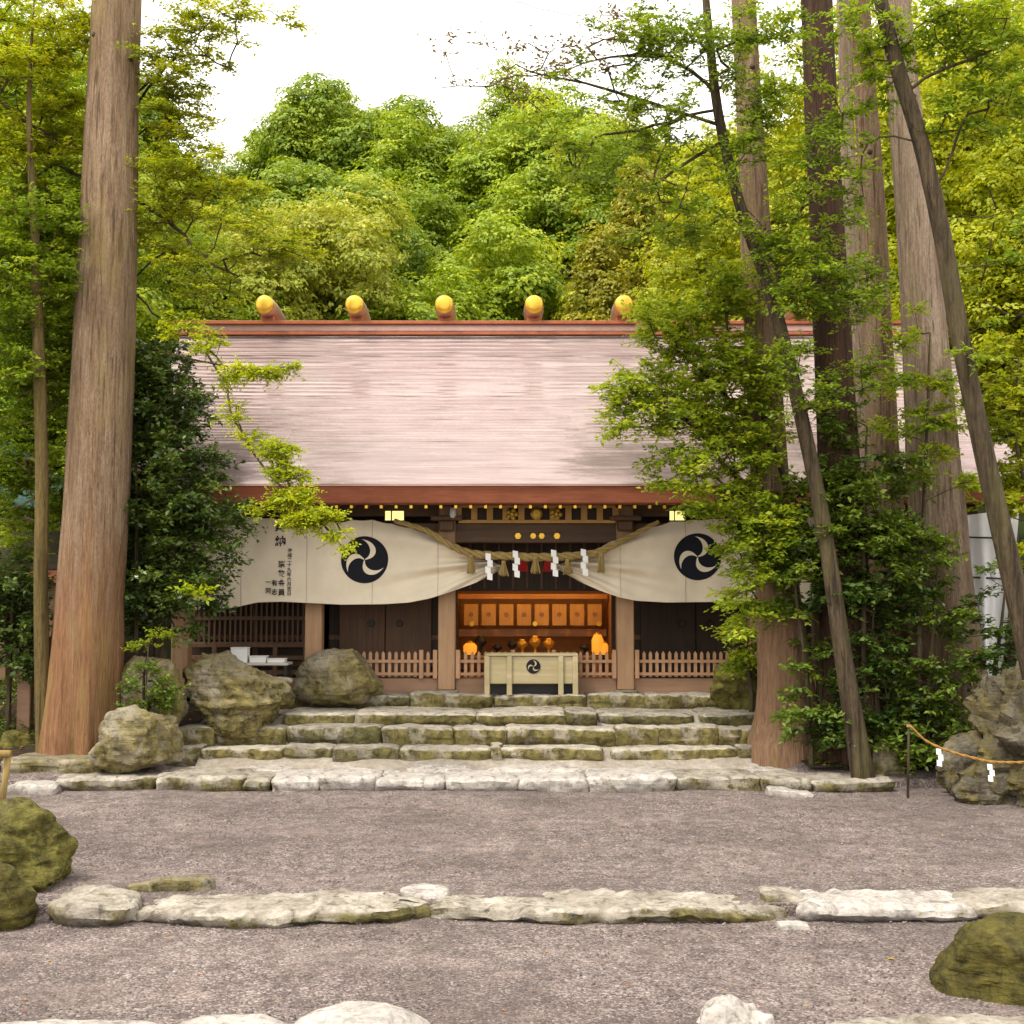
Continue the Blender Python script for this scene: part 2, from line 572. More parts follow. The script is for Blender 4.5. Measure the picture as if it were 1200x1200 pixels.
def ground_z(x, y):
    if y >= 28: return -.02
    w = min(1.0, max(0.0, (-5.85 - x) / .4)) if x < 0 else min(1.0, max(0.0, (x - 4.75) / .4))
    zc = g_center(y)
    if x < -4.5 and y > 24.3:
        zc = min(zc, float(np.interp(y, [24.3, 26.2], [-.46, -.05])))
    return zc * (1 - w) + g_side(y) * w


ys = sorted(set([-60, -20, 0, 4, 8] + list(np.arange(9, 29, .5)) + [30, 34, 40, 60, 120, 200] +
                [q for d in (10.0, 13.75, 21.49, 21.6, 23.44, 24.02, 24.66, 26.22) for q in (d - .01, d + .01)]))
xs = sorted(set([-200, -60, -30, -20, -14] + list(np.arange(-12, 12.1, .4)) + [14, 20, 30, 60, 200, -5.85, -6.25, 4.75, 5.15]))
G = np.zeros((len(ys), len(xs), 3))
for i, y in enumerate(ys):
    for j, x in enumerate(xs):
        G[i, j] = (x, y, ground_z(x, y))
g = G.reshape(-1, 3)
g[:, 2] += .018 * fbm(g * .7, 3, 3) * (np.abs(g[:, 1] - 16) < 8)
tag(MB().grid(G).build("gravel_ground", M['gravel'], smooth=False), kind='structure')
# pale ground on the treads and the landing between the stones, colour lightened for sky glare
ty = [q for d in (21.5, 23.45, 24.03, 24.67, 26.23) for q in (d + .01, d + .4)] + [22.3, 22.8, 25.4, 26.0, 26.9]
TX = np.array([[(x, y, ground_z(x, y) + .012 + .01 * math.sin(x * 3 + y * 5)) for x in np.linspace(-5.7, 4.6, 60)] for y in sorted(ty)])
t_ = NT("tread_mat").set(.9, .15)
v_ = t_.coord()
c_ = t_.ramp(t_.noise(v_, 9, 8, .75), [(.3, (.22, .19, .165)), (.5, (.38, .34, .30)), (.7, (.52, .47, .42))])
c_ = t_.mix(t_.ramp(t_.noise(v_, 1.3, 5, .6), [(.4, .6), (.65, 0)]), c_, (.20, .165, .12))
t_.base(c_)
t_.bump(t_.noise(v_, 22, 5, .7), .7, .03)
M['tread'] = t_.m
tag(MB().grid(TX).build("path_ground", M['tread']), kind='structure')

# soil beds beside the steps (sheets 2 cm over the ground)
for nm, x0, x1 in (("soil_ground", -26, -6.2), ("soil_ground", 5.1, 26)):
    yy = list(np.arange(21.9, 28.1, .3)) + [30, 36, 42]
    xx = list(np.linspace(x0, x1, 50))
    S = np.array([[(x, y, max(g_side(y), -.95) + .02 + .05 * abs(float(fbm(np.array([[x * .8, y * .8, 0]]), 5, 3)[0]))) for x in xx] for y in yy])
    tag(MB().grid(S).build(nm, M['soil'], smooth=True), kind='structure')


def hill_z(x, y):
    return -.1 + max(0, y - 39) * .5 + max(0, abs(x) - 20) * .12 * (y > 36)


yy = np.concatenate([np.linspace(38, 110, 40), [140, 200, 300]])
xx = np.linspace(-160, 160, 60)
H = np.array([[(x, y, hill_z(x, min(y, 112))) for x in xx] for y in yy])
hv = H.reshape(-1, 3)
hv[:, 2] += .6 * fbm(hv * .12, 9, 3)
tag(MB().grid(H).build("hill", M['hillsoil'], smooth=True), kind='structure')


# ------------------------------------------------------------------ stones
def cube_grid(nx, ny, nz):
    """surface of a box grid in [-1,1]^3 with shared vertices"""
    idx, V, F = {}, [], []

    def vid(i, j, k):
        key = (i, j, k)
        if key not in idx:
            idx[key] = len(V)
            V.append((2 * i / nx - 1, 2 * j / ny - 1, 2 * k / nz - 1))
        return idx[key]
    for i in range(nx):
        for j in range(ny):
            F.append([vid(i, j, 0), vid(i, j + 1, 0), vid(i + 1, j + 1, 0), vid(i + 1, j, 0)])
            F.append([vid(i, j, nz), vid(i + 1, j, nz), vid(i + 1, j + 1, nz), vid(i, j + 1, nz)])
    for i in range(nx):
        for k in range(nz):
            F.append([vid(i, 0, k), vid(i + 1, 0, k), vid(i + 1, 0, k + 1), vid(i, 0, k + 1)])
            F.append([vid(i, ny, k), vid(i, ny, k + 1), vid(i + 1, ny, k + 1), vid(i + 1, ny, k)])
    for j in range(ny):
        for k in range(nz):
            F.append([vid(0, j, k), vid(0, j, k + 1), vid(0, j + 1, k + 1), vid(0, j + 1, k)])
            F.append([vid(nx, j, k), vid(nx, j + 1, k), vid(nx, j + 1, k + 1), vid(nx, j, k + 1)])
    return np.array(V), F


_CG = {}


def slab(name, x0, x1, y0, y1, zt, zb, m, label, cat, group=None, seed=0, rough=.05, p=7, wedge=0.0, taper=.0, under=.04):
    """a rough natural slab lying level: front y0, back y1, top zt, bottom zb"""
    w, dp, h = x1 - x0, y1 - y0, zt - zb
    key = (int(np.clip(w / .045, 10, 80)), int(np.clip(dp / .07, 6, 16)), int(np.clip(h / .035, 6, 12)))
    if key not in _CG: _CG[key] = cube_grid(*key)
    V, F = _CG[key]
    V = V.copy()
    n = (np.abs(V) ** p).sum(1) ** (1 / p)
    V = V / n[:, None]
    c = np.array([(x0 + x1) / 2, (y0 + y1) / 2, (zt + zb) / 2])
    Wd = V * np.array([w, dp, h]) / 2
    q = Wd + c
    # front edge wanders, top undulates, layered cleavage on the faces
    ex = fbm(np.c_[q[:, 0] * 1.6, np.full(len(q), seed * 3.1), np.zeros(len(q))], seed, 4)
    tz = fbm(np.c_[q[:, 0] * 1.1, q[:, 1] * 1.3, np.full(len(q), seed * 1.7)], seed + 5, 4)
    en = 1 - taper * np.abs(V[:, 0]) ** 3
    Wd[:, 1] *= en
    Wd[:, 1] += rough * 1.5 * ex * (V[:, 1] < 0)
    Wd[:, 1] += under * np.clip(.35 - V[:, 2], 0, 1) * np.clip(-V[:, 1], 0, 1) * (1 + .8 * fbm(np.c_[q[:, 0] * 1.1, np.zeros((len(q), 2)) + seed], seed + 50, 3))
    Wd[:, 2] += rough * .55 * tz * (V[:, 2] > 0) + wedge * V[:, 0] * (V[:, 2] > 0) - rough * .9 * taper * np.abs(V[:, 0]) ** 2 * (V[:, 2] > 0)
    lay = fbm(np.c_[q[:, 0] * 1.3, q[:, 1] * 2, q[:, 2] * 16 + .4 * ex], seed + 11, 3)
    side = np.clip(1 - np.abs(V[:, 2]) * .9, 0, 1)
    Wd[:, 1] += rough * .5 * lay * side * np.sign(V[:, 1])
    Wd[:, 0] += rough * .9 * fbm(q * 4, seed + 21, 3) * (np.abs(V[:, 0]) > .7)
    Wd += rough * .30 * np.c_[fbm(q * 7, seed + 31, 3), fbm(q * 7 + 9, seed + 32, 3), fbm(q * 7 + 19, seed + 33, 3)]
    o = make_obj(name, Wd + c, F, m, None, (c[0], c[1], zb), smooth=True)
    o.data.set_sharp_from_angle(angle=math.radians(38))
    return tag(o, label, cat, group)


_BG = {}


def boulder(name, c, r, m, label, cat, group=None, seed=0, rough=.16, planes=13, res=32, ridged=False, parent=None, tilt=0.0):
    """faceted boulder: a ball cut by random planes, then weathered; c centre, r half sizes, sunk where it meets the ground"""
    if res not in _BG: _BG[res] = cube_grid(res, res, res)
    V, F = _BG[res]
    D = V / np.linalg.norm(V, axis=1)[:, None]
    rg = np.random.default_rng(seed)
    N = rg.normal(size=(planes, 3))
    N /= np.linalg.norm(N, axis=1)[:, None]
    dd = rg.uniform(.72, 1.0, planes)
    dot = D @ N.T
    rr = np.where(dot > .05, dd[None] / np.maximum(dot, .05), 9)
    k = 60.0
    R = (np.minimum(rr, 1.15) ** -k).sum(1) ** (-1 / k)
    R = np.minimum(R * 1.12, 1.15)
    Vw = D * R[:, None]
    nn = fbm(Vw * (2.4 if ridged else 1.7) + seed, seed, 5, ridged)
    n2 = fbm(Vw * 4.5 + seed, seed + 7, 4, True)
    lay = fbm(Vw * np.array([1.5, 1.5, 7.0]) + seed * 1.3, seed + 9, 3)
    Vw = Vw * (1 + rough * nn + rough * .20 * n2 + rough * .25 * lay)[:, None]
    if not tilt:      # broad seated base instead of an egg
        Vw[:, :2] *= (1 + .30 * np.clip(-D[:, 2:3], 0, 1) ** .8)
    Vw = Vw * np.array(r) * .95
    if tilt:
        ct, st = math.cos(tilt), math.sin(tilt)
        Vw = np.c_[Vw[:, 0] * ct + Vw[:, 2] * st, Vw[:, 1], -Vw[:, 0] * st + Vw[:, 2] * ct]
    o = make_obj(name, Vw + np.array(c), F, m, parent, None if parent is not None else (c[0], c[1], c[2] - r[2]), smooth=True)
    o.data.set_sharp_from_angle(angle=math.radians(30))
    if parent is None:
        tag(o, label, cat, group)
    return o


ORD = ["first", "second", "third", "fourth", "fifth", "sixth", "seventh", "eighth", "ninth", "tenth", "eleventh", "twelfth"]
ROWN = ["top", "second", "third", "fourth", "lowest"]
ROWS = [  # front distance, top z, bottom z, depth, pixel spans
    (25.88, .02, -.42, .95, [(330, 402), (405, 479), (483, 575), (579, 685), (688, 756), (758, 854), (856, 896)]),
    (24.32, -.21, -.62, 1.5, [(334, 415), (417, 556), (559, 662), (664, 698), (701, 813), (822, 894)]),
    (23.68, -.425, -.92, .70, [(210, 253), (255, 333), (335, 447), (449, 530), (532, 592), (594, 720), (722, 771), (773, 839), (841, 866), (868, 902)]),
    (23.1, -.725, -1.2, .66, [(205, 237), (239, 333), (336, 391), (393, 467), (469, 574), (577, 585), (587, 704), (716, 863), (865, 911), (913, 958)]),
    (21.15, -1.0, -1.4, 1.1, [(68, 181), (184, 287), (290, 319), (321, 376), (378, 441), (443, 520), (522, 606), (608, 688), (690, 788), (790, 888), (891, 948), (950, 1042)]),
]
k = 0
for ri, (d, zt, zb, dep, spans) in enumerate(ROWS):
    for si, (a, b) in enumerate(spans):
        k += 1
        rg = np.random.default_rng(100 + k)
        wpx = b - a
        look = "long" if wpx > 100 else "short" if wpx < 55 else "mossy"
        mt = M['step'] if ri < 4 else M['row']
        if rg.random() < .3: mt = M['step_dark']
        if ri == 4 and 3 <= si <= 8: mt = M['pale']
        dd = rg.uniform(-.08, .04)
        place = "leftmost" if si == 0 else "rightmost" if si == len(spans) - 1 else ORD[si] + " from the left"
        slab("step_stone", PX(a - 2, d), PX(b + 2, d), d + dd, d + dep + rg.uniform(-.1, .15), zt + rg.uniform(-.03, .02), zb, mt,
             f"{look} rough stone in the {ROWN[ri]} row of the steps, {place}", "step stone", "rough stones edging the steps",
             seed=40 + k, rough=.045 if ri < 4 else .055, p=rg.uniform(8, 14), wedge=rg.uniform(-.018, .018), under=.10)
# flat paving on the landing between the lowest row and the next
pav = [(150, 262, 21.7, "mossy"), (262, 350, 22.1, "pale"), (356, 470, 21.95, "pale"), (476, 560, 22.25, "pale"), (566, 690, 22.0, "pale"), (697, 800, 22.2, "pale"), (806, 930, 22.0, "grey")]
for si, (a, b, d, w) in enumerate(pav):
    slab("landing_paver", PX(a, d), PX(b, d), d, d + .72, -1.005 + .02 * math.sin(si * 2.1), -1.3, M['step_dark'] if w == "mossy" else M['pale'],
         f"{w} flat stone set in the landing of the steps, {ORD[si]} from the left", "paving stone", "flat stones on the landing", seed=300 + si, rough=.06, p=4)
slab("kerb_stone", PX(6, 22), PX(136, 22), 21.9, 23.0, -.80, -1.25, M['boulder'], "straight olive kerb slab at the foot of the thick left cedar", "kerb stone", seed=320, rough=.04, p=10)
slab("kerb_stone", PX(12, 20.8), PX(68, 20.8), 20.75, 21.4, -1.06, -1.4, M['pale'], "small pale kerb slab at the gravel edge before the left cedar", "kerb stone", seed=321, rough=.05)
slab("flat_stone", PX(895, 20.7), PX(948, 20.7), 20.55, 20.95, -1.13, -1.3, M['pale'], "thin tilted grey slab against the lowest step row on the right", "flat stone", seed=322, rough=.05, wedge=-.05)

# stone row across the gravel
ROW1 = [
    (147, 502, 13.3, 14.2, -1.27, M['row'], "longest pale stone of the row across the gravel, left of centre", .04, .5),
    (500, 926, 13.42, 14.3, -1.265, M['row'], "long mossy stone in the middle of the row across the gravel", -.02, .6),
    (932, 1142, 13.42, 14.3, -1.25, M['pale'], "flat grey slab with dark underside in the row across the gravel", .0, .2),
    (1118, 1260, 13.6, 14.4, -1.25, M['row'], "rounded end stone of the gravel row beside the right mossy rock", .02, .4),
    (52, 152, 13.15, 14.1, -1.19, M['row'], "squat stone at the left end of the gravel row beside mossy boulders", -.02, .5),
]
for i, (a, b, y0, y1, zt, mt, lab, wd, tp) in enumerate(ROW1):
    slab("row_stone", PX(a, y0), PX(b, y0), y0, y1, zt, -1.62, mt, lab, "row stone", "long stones laid across the gravel", seed=420 + i * 3, rough=.07, p=8, wedge=wd * .6, taper=tp, under=.26)
slab("flat_stone", PX(472, 13.9), PX(528, 13.9), 14.0, 14.5, -1.245, -1.5, M['pale'], "small pale flake wedged between the two long row stones", "flat stone", seed=440, rough=.05, wedge=-.02)
slab("flat_stone", PX(893, 13.8), PX(950, 13.8), 13.9, 14.3, -1.245, -1.5, M['row'], "small tan flake between the middle row stone and grey slab", "flat stone", seed=441, rough=.05, wedge=-.03)
slab("flat_stone", PX(148, 14.2), PX(245, 14.2), 14.25, 14.6, -1.19, -1.5, M['boulder'], "narrow mossy sliver standing behind the long left row stone", "flat stone", seed=442, rough=.06, wedge=.05, taper=.5)
slab("flat_stone", PX(910, 13.2), PX(945, 13.2), 13.2, 13.45, -1.39, -1.6, M['pale'], "little pale flat stone in front of the gap beside grey slab", "flat stone", seed=443, rough=.03)
# nearest row at the bottom of the picture
slab("edge_stone", PX(-60, 10.2), PX(214, 10.2), 9.3, 10.28, -1.375, -1.8, M['pale'], "pale flat edge stone at the bottom left corner of the gravel", "edge stone", "stones along the near gravel edge", seed=460, rough=.05)
slab("edge_stone", PX(212, 10.3), PX(345, 10.3), 9.4, 10.42, -1.365, -1.8, M['pale'], "low pale edge stone left of the white domed stone", "edge stone", "stones along the near gravel edge", seed=461, rough=.05, taper=.3)
boulder("edge_stone", (PX(425, 10.1), 10.05, -1.62), (.60, .55, .36), M['pale'], "white domed stone at the bottom edge left of centre", "edge stone", "stones along the near gravel edge", seed=462, rough=.06, planes=10)
boulder("edge_stone", (PX(845, 10.2), 10.15, -1.60), (.40, .34, .34), M['pale'], "jagged pale stone at the bottom edge right of centre", "edge stone", "stones along the near gravel edge", seed=463, rough=.16, planes=12)
slab("edge_stone", PX(880, 10.0), PX(960, 10.0), 9.6, 10.08, -1.40, -1.8, M['row'], "small flat stone between the jagged stone and long right slab", "edge stone", "stones along the near gravel edge", seed=464, rough=.05)
slab("edge_stone", PX(958, 10.2), PX(1290, 10.2), 9.4, 10.42, -1.35, -1.8, M['row'], "long tan edge slab in the bottom right corner", "edge stone", "stones along the near gravel edge", seed=465, rough=.07, taper=.2)

# boulders
def pboulder(name, x0, x1, y0, y1, d, m, label, dep=None, **kw):
    a, b = P(x0, y1, d), P(x1, y0, d)
    w, h = (b[0] - a[0]) / 2, (b[2] - a[2]) / 2
    sink = kw.pop('sink', .18)
    c = ((a[0] + b[0]) / 2, d + .0, (a[2] + b[2]) / 2 - sink / 2)
    return boulder(name, c, (w, dep or w * .8, h + sink / 2), m, label, "rock", "boulders around the forecourt", **kw)


pboulder("boulder", 219, 328, 770, 850, 24.3, M['boulder'], "large craggy olive boulder at the left end of upper steps", seed=11, rough=.2, res=44)
pboulder("boulder", 352, 440, 762, 815, 25.9, M['boulder'], "rounded mossy boulder before the shrine fence, left of steps", seed=12, rough=.1)
pboulder("boulder", 115, 200, 830, 899, 21.9, M['boulder'], "angular grey boulder with bare peak beside the left cedar foot", seed=15, rough=.12, sink=.1, planes=9)
pboulder("boulder", 160, 213, 833, 885, 22.7, M['boulder'], "smaller grey boulder leaning behind the angular one by cedar", seed=18, rough=.12)
pboulder("boulder", 135, 214, 772, 860, 23.6, M['boulder'], "rounded boulder overgrown by the small bush near left cedar", seed=19, rough=.1)
pboulder("boulder", -70, 88, 945, 1038, 14.8, M['mossrock'], "big green mossy boulder resting on others at the left edge", seed=21, rough=.13, planes=12, sink=.3, res=44)
pboulder("boulder", -60, 36, 1016, 1084, 13.4, M['mossdark'], "small brown mossy rock under the big green left boulder", seed=22, rough=.1, sink=.15)
pboulder("boulder", 1114, 1275, 1080, 1168, 11.2, M['mossdark'], "dark mossy blocky rock on the gravel at lower right", seed=25, rough=.09, planes=10, sink=.14, res=44)
pboulder("boulder", 1152, 1340, 800, 950, 20.6, M['crag'], "tall pitted crag with straw rope at the right edge", seed=27, rough=.19, ridged=True, res=40, dep=1.0)
pboulder("boulder", 1106, 1158, 850, 915, 20.9, M['crag'], "leaning mossy rock at the foot of the roped crag", seed=28, rough=.14, tilt=.6)
pboulder("boulder", 1122, 1178, 900, 945, 20.2, M['crag'], "low lichen covered rock before the roped crag", seed=29, rough=.15, sink=.1)
pboulder("boulder", 838, 900, 768, 820, 25.2, M['mossrock'], "dark mossy boulder under bright leaves at right end of steps", seed=31, rough=.12)
pboulder("boulder", 898, 926, 752, 860, 23.9, M['boulder'], "upright lichen grey rock leaning on the nearest right cedar", seed=32, rough=.08)
pboulder("boulder", 1022, 1062, 866, 905, 22.0, M['boulder'], "yellowish mossy rock among the shrubs right of the leaning trunk", seed=33, rough=.12)
pboulder("boulder", -5, 38, 858, 884, 23.8, M['mossrock'], "low green mossy rock left of the thick cedar", seed=34, rough=.1)
for i, (a, b, yy_, d) in enumerate([(-60, 42, 828, 27.5), (-60, 40, 842, 26.6)]):
    slab("step_stone", PX(a, d), PX(b, d), d, d + .8, PZ(yy_, d), PZ(yy_, d) - .5, M['step_dark'],
         ["upper grey step of the small flight left of cedar", "lower grey step of the small flight left of cedar"][i], "step stone", "steps of the side building", seed=350 + i, rough=.04)

# loose pebbles and fallen leaves on the gravel
rg = np.random.default_rng(5)
n = 13000
px_ = rg.uniform(-6.5, 7.5, n)
py_ = 10.3 + 10.7 * rg.random(n) ** 1.3
s_ = rg.uniform(.008, .019, n)
pz_ = np.array([ground_z(x, y) for x, y in zip(px_, py_)]) + .002
octv = np.array([(1, 0, 0), (0, 1, 0), (-1, 0, 0), (0, -1, 0)], float)
ang = rg.uniform(0, 6.28, n)
ring = np.stack([np.cos(ang[:, None] + np.arange(4) * math.pi / 2), np.sin(ang[:, None] + np.arange(4) * math.pi / 2), np.zeros((n, 4))], 2) * s_[:, None, None]
ring *= rg.uniform(.7, 1.2, (n, 4, 1))
C = np.c_[px_, py_, pz_]
low = C[:, None] + ring
top = C[:, None] + ring * .6 + np.array([0, 0, 1]) * (s_ * rg.uniform(.4, .8, n))[:, None, None]
Q = [top]
for i in range(4):
    j = (i + 1) % 4
    Q.append(np.stack([low[:, i], low[:, j], top[:, j], top[:, i]], 1))
rv = rg.random(n)
t_ = NT("pebble_mat").set(.85, .2)
t_.base(t_.ramp(t_.n("ShaderNodeAttribute", attribute_name="rnd").outputs['Fac'], [(0, (.09, .072, .07)), (.7, (.19, .152, .147)), (1, (.32, .27, .26))]))
tag(quads_obj("gravel_pebbles", np.concatenate(Q), t_.m, rnd=np.tile(rv, 5)), kind='stuff')


def leaf_quads(Pp, N, D, L, asp, fold=.12):
    N = N / (np.linalg.norm(N, axis=1)[:, None] + 1e-9)
    D = D - N * (D * N).sum(1)[:, None]
    D = D / (np.linalg.norm(D, axis=1)[:, None] + 1e-9)
    S = np.cross(N, D)
    L = np.asarray(L)[:, None]
    W = L * asp * .5
    mid = Pp + D * L * .45
    up = N * L * fold
    return np.stack([Pp, mid + S * W + up, Pp + D * L, mid - S * W + up], 1)


n = 260
lp = np.c_[rg.uniform(-6, 7, n), rg.uniform(10.4, 21, n), np.zeros(n)]
lp[:2] = [P(1050, 1130, 12.1), P(55, 1137, 12.0)]
lp[:, 2] = [ground_z(x, y) + .012 for x, y in lp[:, :2]]
lq = leaf_quads(lp, np.c_[rg.normal(0, .3, (n, 2)), np.ones(n)], rg.normal(size=(n, 3)), np.r_[.09, .06, rg.uniform(.025, .05, n - 2)], .6)
M['fallen'] = m_leaf("fallen_leaf", (.20, .07, .02), (.36, .16, .05), (.62, .42, .06), .2)
tag(quads_obj("fallen_leaves", lq, M['fallen'], rnd=np.r_[1, .6, rg.random(n - 2) ** 1.5 * .8]), kind='stuff')

# ------------------------------------------------------------------ trees
UP = np.array([0, 0, 1.0])


def sprays(rng, A, O, pr, flat, m, k, L, asp, upn=1.0, jit=.45, droop=.0):
    """leafy sprays at attractors A growing outwards along O: m twigs of k leaves each -> leaf quads, twig ends"""
    n = len(A)
    O = O / (np.linalg.norm(O, axis=1)[:, None] + 1e-9)
    T = rng.normal(size=(n, m, 3)) + O[:, None] * .9
    T[..., 2] *= flat
    T[..., 2] -= droop
    T /= np.linalg.norm(T, axis=2)[..., None] + 1e-9
    ln = pr * rng.uniform(.55, 1.25, (n, m)) * rng.uniform(.75, 1.2, (n, 1))
    s0 = A[:, None] + rng.normal(size=(n, m, 3)) * pr * .18 * np.array([1, 1, flat])
    end = s0 + T * ln[..., None]
    u = (np.arange(k) + .5) / k
    pos = s0[:, :, None] + (end - s0)[:, :, None] * u[None, None, :, None]
    pos = pos + rng.normal(size=pos.shape) * pr * .05
    side = np.cross(T, UP)
    side /= np.linalg.norm(side, axis=2)[..., None] + 1e-9
    sg = np.where(np.arange(k) % 2 == 0, 1, -1)[None, None, :, None]
    Dv = T[:, :, None] * .6 + side[:, :, None] * sg + rng.normal(size=pos.shape) * .35
    Nv = UP * upn + rng.normal(size=pos.shape) * jit + O[:, None, None] * .25
    LL = L * rng.uniform(.6, 1.25, pos.shape[:3])
    q = leaf_quads(pos.reshape(-1, 3), Nv.reshape(-1, 3), Dv.reshape(-1, 3), LL.ravel(), asp)
    tone = np.clip(rng.normal(.45, .16, (n, 1, 1)) + rng.normal(0, .16, pos.shape[:3]), 0, 1)
    return q, tone.ravel(), s0.reshape(-1, 3), end.reshape(-1, 3)


def thin_tubes(A, B, r0, r1):
    """3-sided twigs as quads"""
    T = B - A
    T = T / (np.linalg.norm(T, axis=1)[:, None] + 1e-9)
    U = np.cross(T, np.array([.31, .52, .8])); U /= np.linalg.norm(U, axis=1)[:, None] + 1e-9
    W = np.cross(T, U)
    R = [math.cos(a) * U + math.sin(a) * W for a in (0, 2.094, 4.189)]
    return np.concatenate([np.stack([A + R[i] * r0, A + R[(i + 1) % 3] * r0, B + R[(i + 1) % 3] * r1, B + R[i] * r1], 1) for i in range(3)])


def resample(pts, step):
    pts = np.asarray(pts, float)
    seg = np.linalg.norm(np.diff(pts, axis=0), axis=1)
    t = np.r_[0, np.cumsum(seg)]
    n = max(2, int(t[-1] / step) + 1)
    # Catmull-Rom for smooth limbs
    tt = np.linspace(0, t[-1], n)
    out = []
    ext = np.vstack([2 * pts[0] - pts[1], pts, 2 * pts[-1] - pts[-2]])
    for q in tt:
        i = min(np.searchsorted(t, q, side='right') - 1, len(pts) - 2)
        f = (q - t[i]) / max(seg[i], 1e-6)
        p0, p1, p2, p3 = ext[i], ext[i + 1], ext[i + 2], ext[i + 3]
        out.append(.5 * ((2 * p1) + (-p0 + p2) * f + (2 * p0 - 5 * p1 + 4 * p2 - p3) * f * f + (-p0 + 3 * p1 - 3 * p2 + p3) * f ** 3))
    return np.array(out), tt / t[-1]


def ellip(rng, ells, cov=2.2, pad_px=24.0):
    """attractor points filling pixel ellipses (cx, cy, rx, ry, distance, half depth in m)"""
    out = []
    for e in ells:
        cx, cy, rx, ry, d, rd = e[:6]
        cv = e[6] if len(e) > 6 else cov
        n = max(2, int(cv * math.pi * rx * ry / (pad_px * d ** -1 * 22) ** 2))
        v = rng.normal(size=(n, 3))
        v /= np.linalg.norm(v, axis=1)[:, None]
        v *= rng.random((n, 1)) ** .45
        c = P(cx, cy, d)
        s = d / FOC
        out.append(c + v * np.array([rx * s, rd, ry * s]))
    return np.concatenate(out)


def grow(rng, trunk, rad, att, limbs=(), start=.25, tip=.006, expo=.42, n_side=6, maxr=.09, step=.28):
    """skeleton: trunk + limbs, then every attractor is joined to the nearest node by a bowed shoot"""
    tp, tt = resample(trunk, step)
    tr = np.interp(tt, np.linspace(0, 1, len(rad)), rad)
    nodes = list(tp)
    par = [max(i - 1, 0) for i in range(len(tp))]
    ok = [tt[i] >= start for i in range(len(tp))]
    paths, pr = [], []
    mb = MB()
    for lm in limbs:
        lp_, lt = resample(lm, step)
        N_ = np.array(nodes)
        j = int(np.argmin(np.linalg.norm(N_[:len(tp)] - lp_[0], axis=1)))
        lp_ = lp_ + (N_[j] - lp_[0]) * (1 - lt[:, None]) ** 2
        lp_[1:] += rng.normal(size=lp_[1:].shape) * .02
        idx = [j]
        for q in lp_[1:]:
            par.append(idx[-1]); nodes.append(q); ok.append(True); idx.append(len(nodes) - 1)
        paths.append(idx)
    N_ = np.array(nodes)
    d0 = np.min(np.linalg.norm(att[:, None] - N_[None][:, ::1], axis=2), axis=1)
    outdir = np.zeros_like(att)
    ends = [None] * len(att)
    for a in np.argsort(d0):
        N_ = np.array(nodes)
        dv = att[a] - N_
        dist = np.linalg.norm(dv, axis=1) + np.maximum(0, -dv[:, 2]) * .8
        dist[~np.array(ok)] += 50
        j = int(np.argmin(dist))
        p0, p1 = N_[j], att[a]
        L = np.linalg.norm(p1 - p0)
        n = max(1, int(round(L / step)))
        bow = rng.normal(size=3) * .10 * L + UP * .12 * L
        idx = [j]
        for q in range(1, n + 1):
            f = q / n
            pt = p0 + (p1 - p0) * f + bow * math.sin(math.pi * f) * (1 if n > 1 else 0) + (rng.normal(size=3) * .02 if q < n else 0)
            par.append(idx[-1]); nodes.append(pt); ok.append(True); idx.append(len(nodes) - 1)
        paths.append(idx)
        ends[a] = idx[-1]
        outdir[a] = p1 - p0
    w = np.zeros(len(nodes))
    for e in ends: w[e] += 1
    for i in range(len(nodes) - 1, 0, -1):
        w[par[i]] += w[i]
    r = np.clip(tip * np.maximum(w, 1) ** expo, tip, maxr)
    for idx in paths:
        pts = [nodes[i] for i in idx]
        rr = [r[i] for i in idx]
        rr[0] = rr[1] if len(rr) > 1 else rr[0]
        mb.tube(pts, rr, n_side, cap=False)
    tk = MB().tube(np.vstack([tp[0] + (tp[0] - tp[1]) / np.linalg.norm(tp[0] - tp[1]) * .6, tp]), np.r_[tr[0] * 1.15, tr], 14)
    return tk, mb, outdir


def near_tree(name, label, cat, trunk, rad, ells, leafm, barkm, seed, limbs=(), pr=.36, flat=.35, m=7, k=11, L=.085, asp=.5, cov=2.2,
              start=.25, jit=.45, droop=0.0, group=None, trunk_name="trunk", extra=None, maxr=.09, upn=1.0):
    rng = np.random.default_rng(seed)
    L, cov, k = L * 1.3, cov * 1.6, k + 1
    base = trunk[0]
    root = thing(name, label, cat, base, group)
    att = ellip(rng, ells, cov)
    n_main = len(att)
    if extra:
        att = np.concatenate([att] + [ellip(rng, e2, cov) for e2, _, _ in extra])
    tk, br, od = grow(rng, trunk, rad, att, limbs, start, maxr=maxr)
    tk.add(br.v, br.f)
    tk.build(trunk_name, barkm, root, smooth=True)
    q, tone, a, b = sprays(rng, att[:n_main], od[:n_main], pr, flat, m, k, L, asp, upn, jit, droop)
    crown = quads_obj("crown", q, leafm, root, rnd=tone)
    if extra:
        for e2, lm2, nm in extra:
            q2, t2, a2, b2 = sprays(rng, att[n_main:], od[n_main:], pr * (1.3 if nm == "sparse_leaves" else 1), flat, m, k, L, asp, upn, jit, droop)
            keep = rng.random(len(q2)) < (.42 if nm == "sparse_leaves" else 1)
            quads_obj(nm, q2[keep], lm2, root, rnd=t2[keep])
            if nm == "sparse_leaves": a, b = np.concatenate([a, a2]), np.concatenate([b, b2])
    quads_obj("twigs", thin_tubes(a, b, .0045, .002), barkm, root)
    return root


def px_trunk(pts, d, dd=None):
    return [P(x, y, d if dd is None else d + dd * i) for i, (x, y) in enumerate(pts)]


